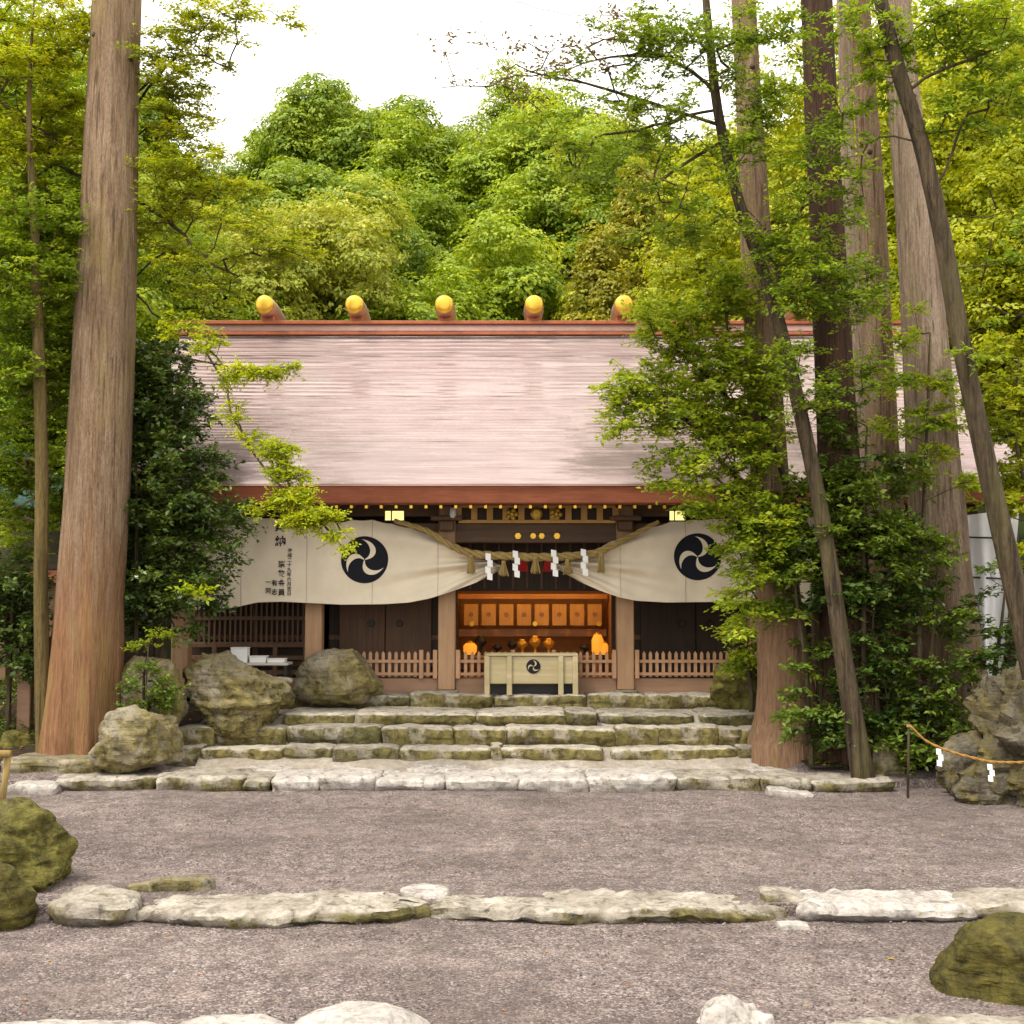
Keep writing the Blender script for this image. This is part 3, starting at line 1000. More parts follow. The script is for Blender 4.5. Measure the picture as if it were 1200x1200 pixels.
def cedar(label, pts, d, m, seed, flare=1.25):
    """thick straight trunk with fluted bark; pts = (x, y, width) in photo pixels"""
    rng = np.random.default_rng(seed)
    s = d / FOC
    ctr = np.array([P(x, y, d) for x, y, w in pts])
    rad = np.array([w * s / 2 for x, y, w in pts])
    top = ctr[-1] + (ctr[-1] - ctr[-2]) / np.linalg.norm(ctr[-1] - ctr[-2]) * 5
    ctr = np.vstack([ctr, top]); rad = np.r_[rad, rad[-1] * .75]
    root = thing("cedar_tree", label, "tree", (ctr[0][0], d, ctr[0][2] - .1), "tall straight cedars round the forecourt")
    nz, na = 90, 48
    z = np.linspace(ctr[0][2] - .7, ctr[-1][2], nz)
    X = np.interp(z, ctr[:, 2], ctr[:, 0]); R = np.interp(z, ctr[:, 2], rad)
    h = z - ctr[0][2]
    R = R * (1 + (flare - 1) * np.exp(-np.maximum(h, 0) / .35))
    A = np.linspace(0, 2 * math.pi, na, endpoint=False)
    V = np.zeros((nz, na, 3))
    cA, sA = np.cos(A), np.sin(A)
    zz, aa = np.meshgrid(z, A, indexing='ij')
    q = np.c_[(np.cos(aa) * 2.6).ravel(), (np.sin(aa) * 2.6).ravel(), (zz * .16).ravel() + seed]
    f1 = fbm(q, seed, 4, True).reshape(nz, na)
    q2 = np.c_[(np.cos(aa) * .9).ravel(), (np.sin(aa) * .9).ravel(), (zz * .35).ravel() + seed * 2]
    f2 = fbm(q2, seed + 3, 3).reshape(nz, na)
    low = np.exp(-np.maximum(h, 0) / 1.2)[:, None]
    rr = R[:, None] * (1 + (.035 + .13 * low) * f1 + .05 * f2)
    V[..., 0] = X[:, None] + rr * cA
    V[..., 1] = d + rr * sA
    V[..., 2] = zz
    V = V.reshape(-1, 3)
    F = [(i * na + j, i * na + (j + 1) % na, (i + 1) * na + (j + 1) % na, (i + 1) * na + j) for i in range(nz - 1) for j in range(na)]
    make_obj("trunk", V, F, m, root, smooth=True)
    # a few dead knots
    for _ in range(4):
        i = rng.integers(40, nz - 4); a = rng.uniform(-2.6, -.5)
        p = np.array([X[i] + R[i] * .92 * math.cos(a), d + R[i] * .92 * math.sin(a), z[i]])
        dv = np.array([math.cos(a), math.sin(a), .25])
        MB().tube([p - dv * .04, p + dv * .05, p + dv * .07], [.08, .05, .015], 8).build("knot", M['bark'], root, smooth=True)
    return root


cedar("huge brown cedar trunk alone at left of the steps", [(93, 885, 80), (97, 820, 79), (105, 720, 76), (113, 600, 74), (122, 400, 68), (130, 200, 61), (137, 0, 55)], 23.3, M['cedar'], 1, 1.03)
cedar("straight tan cedar nearest the right end of the steps", [(926, 868, 66), (920, 790, 58), (912, 700, 50), (904, 600, 43), (893, 400, 38), (882, 200, 33), (871, 0, 28)], 23.2, M['cedar_red'], 2)
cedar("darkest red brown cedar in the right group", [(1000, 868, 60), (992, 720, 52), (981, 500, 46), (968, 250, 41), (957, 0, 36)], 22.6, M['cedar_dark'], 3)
cedar("thin pale cedar showing behind the darkest red cedar", [(1018, 830, 26), (1005, 500, 20), (996, 250, 17), (988, 0, 15)], 26.0, M['cedar_pale'], 4)
cedar("pinkish cedar between the darkest cedar and patchy pale one", [(1048, 858, 52), (1040, 650, 41), (1028, 380, 33), (1018, 170, 28), (1006, 0, 25)], 24.5, M['cedar_red'], 5)
cedar("patchy pale cedar with wide dark foot before the white cloth", [(1114, 845, 84), (1105, 720, 70), (1095, 560, 60), (1085, 410, 52), (1072, 250, 43), (1057, 90, 35), (1050, 0, 32)], 23.6, M['cedar_pale'], 6, 1.1)

# left side trees
near_tree("slender_tree", "slim yellow barked tree with dark leaves left of huge cedar", "tree",
          px_trunk([(52, 872), (48, 700), (49, 560), (46, 430), (42, 300), (34, 130), (40, 0)], 23.0), [.16, .13, .12, .11, .085, .05, .015],
          [(40, 300, 75, 90, 23.2, 1.3), (25, 430, 70, 80, 23.6, 1.2), (60, 250, 60, 60, 23.8, 1), (20, 560, 45, 60, 24.2, .8), (20, 620, 40, 40, 24.6, .8, 1.2), (75, 420, 30, 60, 24.2, .5)],
          M['midgreen'], M['bark_gold'], 21, start=.3, pr=.38, flat=.3)
near_tree("maple_tree", "bright lime maple spreading layered sprays behind huge left cedar", "tree",
          px_trunk([(136, 866), (140, 650), (147, 430), (152, 300), (150, 160), (145, 20)], 24.1), [.13, .11, .10, .085, .07, .05],
          [(50, 60, 90, 80, 23.6, 1.4, 2.0), (30, 170, 70, 70, 23.8, 1.2, 2.0), (95, 160, 60, 60, 24, 1, 1.6), (215, 60, 55, 60, 23.5, 1, 1.8), (275, 25, 55, 22, 23.2, .7, 1.5), (330, 28, 20, 14, 23, .3, 1.2),
           (215, 150, 45, 50, 23.6, .8, 1.5), (240, 210, 55, 35, 23.2, .8, 1.8), (300, 225, 30, 18, 23, .5, 1.3), (200, 260, 50, 50, 23.8, .8, 2), (300, 285, 60, 24, 22.8, .8, 2), (230, 320, 50, 24, 23, .8, 1.6), (355, 285, 28, 16, 22.6, .4, 1.5), (270, 255, 50, 16, 22.8, .6, 1.8), (330, 300, 40, 14, 22.6, .5, 1.8), (200, 200, 40, 40, 23.2, .8, 1.8), (250, 345, 40, 14, 22.8, .5, 1.4), (185, 110, 30, 50, 23.4, .6, 1.6)],
          M['lime'], M['bark'], 22,
          limbs=[px_trunk([(150, 330), (200, 292), (240, 330), (285, 330)], 23.8, -.2), px_trunk([(152, 230), (190, 250), (240, 300), (280, 325)], 23.8, -.25),
                 px_trunk([(150, 120), (205, 62), (235, 35), (262, 8)], 23.8, -.1), px_trunk([(150, 110), (215, 62), (265, 75), (300, 108), (320, 120)], 23.8, -.1),
                 px_trunk([(148, 240), (68, 195), (55, 165), (20, 130)], 24, -.1), px_trunk([(148, 200), (70, 165), (40, 150), (0, 120)], 24, -.15)],
          pr=.40, flat=.16, m=8, k=13, L=.07, asp=.55, jit=.3)
near_tree("maple_tree", "yellow maple shoot hanging across the roof edge to the curtain", "tree",
          px_trunk([(158, 868), (160, 600), (155, 400), (160, 345)], 24.0), [.05, .04, .03, .022],
          [(300, 435, 34, 7, 21.6, .2, 14), (345, 428, 12, 6, 21.5, .15, 12), (322, 525, 30, 12, 21.5, .25, 10), (338, 552, 20, 16, 21.4, .2, 12), (345, 582, 24, 10, 21.3, .2, 14), (372, 604, 24, 13, 21.2, .2, 14), (392, 628, 12, 7, 21.1, .1, 12), (240, 400, 26, 12, 22, .3, 6), (205, 380, 26, 14, 22.6, .3, 6), (262, 440, 14, 12, 22, .2, 6), (276, 485, 14, 14, 21.8, .2, 6), (292, 510, 18, 10, 21.7, .2, 6), (400, 640, 7, 4, 21, .1, 8), (350, 610, 26, 9, 21.3, .2, 12), (315, 590, 20, 7, 21.4, .2, 8)],
          M['yellowlime'], M['bark'], 23,
          limbs=[px_trunk([(160, 345), (190, 375), (225, 395), (262, 442), (275, 490), (300, 535), (330, 572), (375, 612), (398, 636)], 23.6, -.3), px_trunk([(225, 395), (270, 420), (305, 434), (345, 430)], 22.9, -.4)],
          pr=.25, flat=.5, m=7, k=9, L=.06, asp=.48, cov=.9, jit=.6, start=.9, droop=.45, maxr=.020)
near_tree("camellia_tree", "dense dark glossy camellia between huge left cedar and curtain", "tree",
          px_trunk([(190, 825), (188, 720), (195, 600), (200, 480), (195, 400)], 24.6), [.15, .13, .11, .08, .04],
          [(185, 430, 45, 40, 24.4, 1.0), (205, 480, 48, 50, 24.2, 1.0), (165, 500, 50, 70, 24.6, 1.0), (215, 550, 55, 46, 24.0, 1.1), (140, 590, 45, 80, 24.8, .9), (245, 600, 42, 40, 23.8, .9, 1.8), (195, 620, 70, 66, 24.3, 1.1),
           (205, 690, 56, 40, 24.0, 1.0), (150, 700, 50, 50, 24.6, .9), (262, 645, 22, 26, 23.7, .5, 1.4), (240, 700, 22, 18, 23.8, .5, 1.4), (222, 738, 26, 14, 24, .5, 1.3)],
          M['darkgreen'], M['bark'], 24, pr=.34, flat=.6, m=7, k=9, L=.10, asp=.48, cov=1.9, jit=.6, start=.15,
          extra=[([(228, 688, 11, 12, 23.1, .1, 1.5)], M['yellowlime'], "yellow_leaves")])
near_tree("shrub", "dark shrub at the left edge before the side building", "shrub",
          px_trunk([(10, 830), (12, 760), (15, 690)], 24.4), [.05, .04, .03],
          [(15, 700, 45, 50, 24.4, .8), (25, 760, 32, 35, 24.2, .6), (-30, 720, 40, 70, 24.4, .8)], M['darkgreen'], M['bark'], 25, pr=.32, flat=.6, L=.085, jit=.6, start=0, trunk_name="stem")
near_tree("shrub", "small leafy bush growing over the rounded rock by cedar", "shrub",
          px_trunk([(170, 835), (168, 800), (172, 770)], 23.0), [.03, .025, .02],
          [(165, 800, 26, 32, 22.9, .4, 3), (190, 810, 18, 26, 22.9, .3, 3), (160, 835, 20, 14, 22.8, .3, 2)], M['shade'], M['bark'], 26, pr=.22, flat=.7, L=.06, jit=.6, start=0, trunk_name="stem")
near_tree("shrub", "light green fern like sprout above the small bush", "shrub",
          px_trunk([(172, 790), (172, 770), (174, 755)], 22.9), [.012, .01, .008],
          [(172, 752, 20, 14, 22.9, .3, 2.5), (188, 745, 12, 8, 22.8, .2, 2)], M['freshgreen'], M['bark'], 27, pr=.22, flat=.5, L=.055, start=0, trunk_name="stem")

# right side trees
near_tree("broadleaf_tree", "fresh green tree spreading left before the shrine roof", "tree",
          px_trunk([(966, 878), (962, 760), (956, 650), (930, 590), (905, 520), (880, 440)], 22.9), [.12, .105, .09, .07, .05, .03],
          [(790, 380, 55, 36, 22.4, .8, 3.2), (850, 350, 60, 42, 22.6, .9, 3.2), (830, 425, 70, 40, 22.4, .9, 3.4), (750, 470, 52, 44, 22.0, .8, 2.8), (820, 490, 66, 50, 22.3, .9, 3.4), (875, 520, 42, 64, 22.6, .8, 3.2), (805, 550, 48, 28, 22, .6, 2.8), (850, 590, 42, 36, 22.2, .7, 3.2), (880, 650, 34, 44, 22.3, .6, 3), (868, 715, 26, 34, 22.3, .5, 2.8), (915, 610, 36, 50, 22.1, .5, 2.4), (900, 440, 36, 40, 22.3, .6, 2)],
          M['freshgreen'], M['bark'], 31, cov=3.0,
          limbs=[px_trunk([(930, 590), (880, 575), (848, 545), (815, 500), (780, 480)], 22.8, -.15), px_trunk([(905, 520), (860, 470), (820, 430), (780, 400)], 22.7, -.1), px_trunk([(956, 650), (905, 650), (880, 690)], 22.8, -.2)],
          pr=.38, flat=.4, m=7, k=10, L=.09, asp=.52)
near_tree("leaning_tree", "slim leaning brown tree crossing in front of right cedars", "tree",
          px_trunk([(1008, 890), (990, 780), (964, 610), (936, 475), (905, 350), (870, 250), (843, 140), (830, 30), (822, -70)], 21.5), [.19, .15, .135, .125, .115, .10, .09, .075, .05],
          [(700, 110, 60, 34, 20.6, .8, 1.1), (660, 165, 50, 40, 20.4, .7, 1.1), (620, 130, 40, 24, 20.4, .5, .8), (700, 200, 60, 30, 20.6, .8, 1.3), (760, 60, 60, 50, 20.8, .9, 2.5), (770, 150, 55, 50, 20.8, .8, 2.5), (720, 40, 60, 30, 20.6, .7, 1.0),
           (845, 60, 50, 50, 21, .9, 2.5), (900, 110, 45, 45, 21, .9, 2.5), (870, 180, 45, 40, 21, .8, 2.3), (800, 240, 60, 46, 21, .9, 2.5), (760, 270, 40, 26, 21, .7, 1.0), (930, 215, 45, 30, 20.6, .7, 1.6), (955, 175, 30, 30, 20.6, .5, 1.6), (900, 285, 50, 36, 21, .7, 2.6), (960, 330, 60, 40, 20.8, .8, 2.8), (930, 420, 40, 30, 20.8, .6, 2.0), (1000, 360, 40, 30, 20.8, .6, 2.5), (970, 270, 44, 34, 20.9, .6, 1.8), (1010, 430, 46, 30, 21, .6, 2), (945, 470, 40, 40, 21, .6, 1.8), (985, 130, 36, 40, 21, .6, 1.6), (930, 50, 40, 36, 21, .6, 1.6), (932, 350, 34, 30, 21, .5, 3.2), (1015, 320, 36, 30, 21, .5, 2), (890, 30, 36, 40, 21, .5, 1.6)],
          M['midgreen'], M['bark'], 32, 
          limbs=[px_trunk([(843, 140), (800, 145), (745, 158), (705, 160), (690, 175), (650, 250)], 21.6, -.08), px_trunk([(838, 110), (790, 70), (720, 65), (660, 85), (600, 90), (575, 100), (515, 102)], 21.6, -.08),
                 px_trunk([(868, 245), (905, 275), (945, 238), (965, 230)], 21.6, -.1), px_trunk([(836, 80), (812, 35), (770, 20), (690, 20), (590, 0)], 21.6, -.05), px_trunk([(785, 165), (790, 190), (770, 215)], 20.8), px_trunk([(700, 162), (670, 110), (600, 75)], 20.7)],
          pr=.34, flat=.35, m=6, k=9, L=.075, asp=.5, start=.35,
          extra=[([(560, 90, 60, 16, 20.8, .5, .9), (600, 55, 60, 22, 20.8, .5, .9), (645, 90, 55, 26, 20.8, .5, 1.2), (530, 50, 40, 16, 20.7, .4, .5), (690, 65, 45, 30, 20.9, .5, 1.3), (720, 25, 50, 20, 21, .5, 1.2)], M['brown'], "sparse_leaves")])
near_tree("leaning_tree", "mossy trunked tree leaning in from the right edge", "tree",
          px_trunk([(1222, 830), (1185, 670), (1152, 525), (1126, 400), (1105, 280), (1080, 170), (1052, 80), (1032, 0), (1018, -80)], 20.0), [.22, .18, .165, .155, .15, .14, .13, .12, .09],
          [(1130, 50, 60, 45, 19.6, .9, 1.8), (1180, 120, 45, 60, 19.4, .8, 1.8), (1170, 40, 50, 50, 19.4, .8, 1.6), (1090, 30, 50, 35, 19.8, .8, 1.8), (1030, 80, 36, 60, 20.2, .6, 1.8), (1000, 190, 30, 50, 20.4, .5, 1.5), (1020, 30, 40, 40, 20, .6, 1.5), (1110, 130, 40, 30, 19.6, .5, 1.2), (1190, 270, 30, 40, 19.6, .5, 1.0), (1150, 400, 28, 30, 19.7, .4, .9)],
          M['midgreen'], M['bark'], 33,
          limbs=[px_trunk([(1066, 108), (1090, 88), (1120, 75), (1160, 60)], 19.9, -.1), px_trunk([(1104, 272), (1118, 255), (1138, 250), (1152, 258)], 19.9, -.05), px_trunk([(1098, 218), (1120, 170), (1135, 135), (1158, 126)], 19.9, -.05)],
          pr=.36, flat=.35, m=6, k=10, L=.085, start=.55)
UNDER = [
    ("arching green shrub between the nearest cedar and leaning trunk", (950, 880), 21.6, [(905, 625, 36, 30, 21.8, .5), (935, 660, 40, 36, 21.6, .6), (925, 710, 34, 24, 21.7, .5, 1.6), (950, 780, 20, 40, 21.7, .4, 1.6), (945, 840, 26, 30, 21.5, .4, 2)], 'shade'),
    ("grey green shrub crossing the middle of the dark cedar", (1012, 885), 21.5, [(985, 570, 55, 36, 21.4, .6), (1040, 560, 45, 40, 21.6, .6, 2), (1000, 620, 50, 40, 21.4, .7), (1045, 640, 46, 44, 21.6, .7), (990, 500, 45, 32, 21.6, .5, 1.7)], 'shade'),
    ("dark understorey shrub before the foot of the pinkish cedar", (1030, 895), 21.6, [(1000, 700, 46, 42, 21.6, .6), (1050, 710, 40, 40, 21.8, .6), (1020, 780, 46, 42, 21.6, .6), (990, 850, 40, 36, 21.5, .5), (1050, 840, 40, 40, 21.8, .6)], 'darkgreen'),
    ("leafy shrub screening the wide foot of patchy pale cedar", (1085, 900), 21.6, [(1085, 660, 40, 34, 21.9, .5, 2), (1110, 730, 46, 32, 21.7, .6, 2), (1080, 790, 44, 42, 21.6, .6, 2.2), (1100, 850, 50, 34, 21.6, .6, 2.4), (1060, 880, 36, 24, 21.4, .4, 2.4), (1135, 780, 26, 34, 21.7, .4, 1.3)], 'shade'),
    ("sapling with grey leaves standing before the white cloth", (1162, 850), 21.6, [(1160, 760, 24, 36, 21.4, .3, 1.2), (1185, 770, 26, 40, 21.5, .4, 1.8), (1155, 690, 16, 30, 21.4, .3, .6), (1195, 730, 20, 30, 21.4, .3, 1.8)], 'darkgreen'),
    ("light green leafy sprays across the patchy pale cedar", (1075, 895), 22.2, [(1075, 455, 40, 24, 22.4, .5, 1.8), (1110, 480, 34, 30, 22.4, .5, 1.6), (1060, 500, 40, 24, 22.4, .5, 1.6), (1120, 560, 30, 24, 22.4, .4, 1.0), (1090, 530, 30, 22, 22.4, .4, 1.2), (1060, 390, 30, 30, 22.4, .4, 1.2)], 'freshgreen'),
    ("bright fern like bush over the mossy rock at step end", (880, 815), 24.6, [(868, 760, 30, 22, 24.4, .5, 2.4), (895, 740, 22, 26, 24.6, .4, 2), (850, 775, 18, 10, 24.3, .3, 2), (885, 785, 18, 16, 24.4, .3, 2)], 'freshgreen'),
    ("yellow green shrub hanging at the right edge above white cloth", (1235, 800), 23.0, [(1190, 480, 36, 60, 23.0, .6, 2.2), (1185, 580, 34, 40, 23.0, .6, 2.0), (1210, 540, 40, 90, 23.2, .7, 2), (1165, 420, 24, 40, 23.2, .5, 1.4), (1200, 660, 22, 30, 22.8, .4, 1.4)], 'lime'),
]
for i, (lab, (bx, by), d, es, mt) in enumerate(UNDER):
    if d < 22:
        d += .55
        es = [(e[0], e[1], e[2], e[3], e[4] + .55) + tuple(e[5:]) for e in es]
    top = es[0]
    cxm = sum(e[0] for e in es) / len(es)
    ymin = min(e[1] for e in es)
    near_tree("shrub", lab, "shrub", px_trunk([(bx, by), ((bx * 2 + cxm) / 3, by * .6 + ymin * .4), (cxm, by * .25 + ymin * .75), (cxm + 4, ymin)], d), [.05, .042, .032, .016], es,
              M[mt], M['bark'], 50 + i, pr=.32, flat=.42, m=6, k=10, L=.095, start=.1, cov=2.6, trunk_name="stem", maxr=.03, group="shrubs under the right cedars")


# low undergrowth and leaf litter on the beds
ug = np.random.default_rng(91)
pts = []
for _ in range(900):
    if ug.random() < .35:
        x, y = ug.uniform(-13, -6.9), ug.uniform(23.9, 29)
    else:
        x, y = ug.uniform(5.3, 13), ug.uniform(21.95, 28)
    pts.append((x, y, max(g_side(y), -.95) + .06))
pts = np.array(pts)
q, tn, a_, b_ = sprays(ug, pts, np.tile(UP, (len(pts), 1)) * .6 + ug.normal(size=(len(pts), 3)) * .3, .22, .8, 6, 6, .075, .45, 1.0, .5)
tag(quads_obj("undergrowth", np.concatenate([q]), M['shade'], rnd=tn), kind='stuff')
n = 3000
lp = np.c_[np.where(ug.random(n) < .4, ug.uniform(-13, -6.3, n), ug.uniform(5.1, 13, n)), ug.uniform(22, 29, n), np.zeros(n)]
lp[:, 2] = [max(g_side(y), -.95) + .075 for y in lp[:, 1]]
tag(quads_obj("leaf_litter", leaf_quads(lp, np.c_[ug.normal(0, .35, (n, 2)), np.ones(n)], ug.normal(size=(n, 3)), ug.uniform(.05, .10, n), .55), M['fallen'], rnd=ug.random(n) * .55), kind='stuff')


# forest behind
def forest_kind(seed, rx, rz, conical, npuff, nleaf, L, leafm, name, trunk_h):
    """crown of leafy puffs on a branching trunk; local origin at the trunk foot"""
    rng = np.random.default_rng(seed)
    root = thing(name, "x", "tree", (0, 0, 0))
    H_ = trunk_h + rz * 1.75
    cz = trunk_h + rz * .8
    Q, T, att = [], [], []
    for i in range(npuff):
        v = rng.normal(size=3); v /= np.linalg.norm(v)
        if v[2] < -.45: v[2] *= -1
        f = rng.random() ** .35
        if conical:
            h = rng.random() ** .8
            a = rng.uniform(0, 6.283)
            rr = rx * (1 - h) ** .75 * (.55 + .5 * rng.random())
            c = np.array([math.cos(a) * rr, math.sin(a) * rr, trunk_h * .4 + h * rz * 1.9])
            pr_ = rng.uniform(.45, .8) * (.6 + .6 * (1 - h))
        else:
            lump = 1 + .34 * math.sin(3.1 * v[0] + seed) * math.cos(2.7 * v[1] + seed * 2)
            c = np.array([v[0] * rx, v[1] * rx, v[2] * rz]) * f * lump + np.array([0, 0, cz])
            pr_ = rng.uniform(.6, 1.25)
        att.append(c)
        nt = max(6, int(nleaf * pr_ ** 1.8))
        d = rng.normal(size=(nt, 3)); d[:, 2] = d[:, 2] * .8 + .45
        d[:, :2] += v[:2] * .5
        d /= np.linalg.norm(d, axis=1)[:, None]
        tc = c + d * pr_ * rng.uniform(.5, 1.25, (nt, 1)) * np.array([1, 1, 1.3 if conical else .72])
        kl = 15
        tr_ = L * rng.uniform(1.2, 2.0, (nt, 1, 1))
        e = rng.normal(size=(nt, kl, 3)); e[..., 2] = np.abs(e[..., 2]) * .8
        e += d[:, None] * .5
        e /= np.linalg.norm(e, axis=2)[..., None]
        pos = (tc[:, None] + e * tr_ * np.array([1, 1, .55])).reshape(-1, 3)
        N = (e * .7 + d[:, None] * .5 + UP * .45 + rng.normal(size=e.shape) * .22).reshape(-1, 3)
        n = len(pos)
        Q.append(leaf_quads(pos, N, (rng.normal(size=e.shape) * .6 + e).reshape(-1, 3), L * rng.uniform(.6, 1.25, n), .62))
        T.append(np.clip(rng.normal(.45, .14) + np.repeat(rng.normal(0, .17, nt), kl) + rng.normal(0, .10, n), 0, 1))
    quads_obj("crown", np.concatenate(Q), leafm, root, rnd=np.concatenate(T))
    att = np.array(att)
    tk, br, od = grow(rng, [(0, 0, -.8), (.1, .05, trunk_h * .6), (0, 0, cz), (.05, 0, cz + rz * .6)], [.28, .22, .14, .05], att[::2], start=.3, tip=.02, expo=.4, maxr=.12, step=.8, n_side=5)
    tk.add(br.v, br.f)
    tk.build("trunk", M['bark'], root, smooth=True)
    root['h'] = H_
    return root


KINDS = {
    'green': (forest_kind(61, 3.6, 3.6, False, 84, 40, .20, M['f_green'], "broadleaf_tree", 4.0), "bright green broadleaf tree"),
    'green2': (forest_kind(62, 3.2, 4.2, False, 88, 40, .195, M['f_green'], "broadleaf_tree", 4.4), "tall green broadleaf tree"),
    'deep': (forest_kind(63, 3.4, 4.4, False, 88, 40, .195, M['f_deep'], "broadleaf_tree", 4.2), "deep green broadleaf tree"),
    'lime': (forest_kind(64, 3.6, 3.8, False, 88, 40, .195, M['f_lime'], "broadleaf_tree", 3.4), "yellow green sunlit tree"),
    'olive': (forest_kind(65, 2.5, 5.0, True, 150, 46, .14, M['f_olive'], "conifer_tree", 2.0), "olive brown pointed conifer"),
    'nearlime': (forest_kind(67, 4.0, 6.0, False, 150, 34, .13, M['f_lime'], "broadleaf_tree", 4.6), "yellow green sunlit tree"),
    'neargreen': (forest_kind(68, 4.0, 6.0, False, 150, 34, .13, M['f_green'], "broadleaf_tree", 4.6), "bright green broadleaf tree"),
    'straw': (forest_kind(66, 3.4, 2.8, False, 80, 60, .12, M['f_straw'], "broadleaf_tree", 3.2), "straw tinted feathery tree"),
}
used = set()
SKYX = [-200, 0, 120, 210, 255, 300, 335, 380, 415, 445, 480, 520, 545, 575, 620, 680, 740, 800, 870, 905, 940, 1400]
SKYY = [-80, -60, 60, 190, 200, 172, 140, 116, 140, 148, 136, 158, 162, 150, 110, 100, 60, 60, 30, 20, -40, -80]
NAMEX = [(150, "behind the huge left cedar"), (260, "left of the first gold ridge cap"), (360, "above the first gold ridge cap"), (465, "above the second gold ridge cap"), (575, "above the middle gold ridge cap"),
         (680, "above the fourth gold ridge cap"), (790, "above the last visible gold ridge cap"), (930, "behind the nearest right cedar"), (1060, "behind the dark right cedars"), (2000, "at the right edge")]
rows = {}


def plant(kind, x, d, topy=None, s=None):
    root, lab = KINDS[kind]
    c = P(x, HOR, d)
    z0 = hill_z(c[0], d) - .1
    sky_y = float(np.interp(x, SKYX, SKYY))
    ztop = PZ(topy if topy is not None else sky_y, d)
    hmax = ztop - z0
    h = root['h'] * (s or 1.0)
    if topy is not None or h > hmax:
        h = hmax
    if h < 3.5: return
    sc = h / root['h']
    if root in used:
        r = root.copy(); scn.collection.objects.link(r)
        for ch in root.children:
            q = ch.copy(); scn.collection.objects.link(q); q.parent = r
    else:
        used.add(root); r = root
    r.location = (c[0], d, z0)
    sxy = max(.75, min(1.25, sc ** .6))
    r.scale = (sxy, sxy, sc)
    r.rotation_euler = (0, 0, RNG.uniform(0, 6.28))
    where = next(w for lim, w in NAMEX if x < lim)
    tier = "low down" if d < 47 else "mid slope" if d < 60 else "high up"
    key = (lab, where, tier)
    rows.setdefault(key, []).append((x, r))


FR = np.random.default_rng(77)
for d, kinds_l, kinds_c, kinds_r in ((76, ['green', 'deep'], ['green2', 'deep', 'green'], ['lime', 'green']), (66, ['deep', 'green', 'lime'], ['green', 'deep', 'green2', 'green'], ['lime', 'olive', 'green']),
                                     (57, ['straw', 'lime', 'green'], ['green', 'green2', 'deep'], ['olive', 'lime', 'lime']), (49.5, ['straw', 'lime', 'straw'], ['green', 'lime', 'deep'], ['olive', 'lime', 'green']), (43.5, ['straw', 'lime'], ['green2', 'green', 'deep'], ['olive', 'lime', 'lime'])):
    stepx = 5.4 * FOC / d
    x = -130 + FR.uniform(0, stepx * .5)
    while x < 1340:
        ks = kinds_l if x < 330 else kinds_c if x < 650 else kinds_r
        kd = ks[FR.integers(len(ks))]
        plant(kd, x + FR.uniform(-12, 12), d + FR.uniform(-1.5, 1.5), s=FR.uniform(.85, 1.1) * (1.35 if d > 70 else 1.0))
        x += stepx * FR.uniform(.85, 1.1)
for kd, x, d, ty in (('green', 665, 66, 150), ('deep', 690, 58, 190), ('olive', 700, 46, 270), ('olive', 752, 47, 190), ('olive', 795, 46, 240), ('olive', 720, 44, 320), ('straw', 265, 44, 300), ('straw', 350, 45, 262), ('straw', 225, 46, 260), ('deep', 380, 70, 118), ('deep', 440, 70, 150), ('deep', 490, 70, 140),
                     ('nearlime', 1130, 37, 40), ('nearlime', 1235, 36, 0), ('nearlime', 1060, 40, 60), ('nearlime', 1185, 33, 230), ('nearlime', 1300, 31, 60), ('nearlime', 965, 41, 120), ('nearlime', 880, 42.5, 190), ('neargreen', 20, 36, 100), ('neargreen', -70, 33, 20), ('neargreen', 90, 37, 200), ('neargreen', 180, 41, 270), ('neargreen', -10, 30, 400), ('neargreen', 95, 31, 460)):
    plant(kd, x, d, topy=ty)
for (lab, where, tier), lst in rows.items():
    lst.sort(key=lambda t: t[0])
    for i, (x, r) in enumerate(lst):
        extra = "" if len(lst) == 1 else (", left one" if i == 0 else ", right one") if len(lst) == 2 else ", " + ("leftmost" if i == 0 else "rightmost" if i == len(lst) - 1 else ORD[i] + " from left")
        tag(r, f"{lab} {where}, {tier}{extra}", "tree", "trees of the hillside forest")

# ------------------------------------------------------------------ shrine
XC = .47
hall = thing("shrine_hall", "wooden shrine hall with pink copper roof behind the stone steps", "shrine", (XC, 26.8, 0))
HW = 8.85
XRT = XC + HW + 1.6      # the right end of the roof, behind the cedars
# roof: front slope in overlapping courses
y_e, z_e, y_r, z_r = 25.0, PZ(567, 25.0), 31.5, PZ(391, 31.5)


def roof_z(t):           # 0 at the eave, 1 at the ridge; gently hollow
    return z_e + (z_r - z_e) * (t - .16 * math.sin(math.pi * t))


def roof_slab(front):
    mb = MB()
    nc, nx = 56, 120
    xs_ = np.linspace(XC - HW, XRT, nx)
    rg_ = np.random.default_rng(3)
    prev = None
    for c in range(nc):
        t0, t1 = c / nc, (c + 1) / nc
        pts = []
        for t, lift in ((t0, .0), (t0, .034 + .012 * rg_.random()), (t1, .004)):
            y = y_e + (y_r - y_e) * t if front else (32.5 + (32.5 - y_e) * 1.0) - (y_r - y_e) * t - .0
            pts.append((y, roof_z(t) + lift))
        jit = .012 * np.sin(xs_ * rg_.uniform(1, 4) + rg_.uniform(0, 6)) + .008 * np.sin(xs_ * rg_.uniform(5, 9) + rg_.uniform(0, 6)) * .5 + rg_.normal(0, .010)
        X = np.zeros((3, nx, 3))
        for r_, (y, z) in enumerate(pts):
            X[r_, :, 0] = xs_
            X[r_, :, 1] = y + (jit if r_ < 2 else 0) * (1 if front else -1)
            X[r_, :, 2] = z + (jit * .6 if r_ == 1 else 0)
        mb.grid(X if front else X[:, ::-1])
    return mb


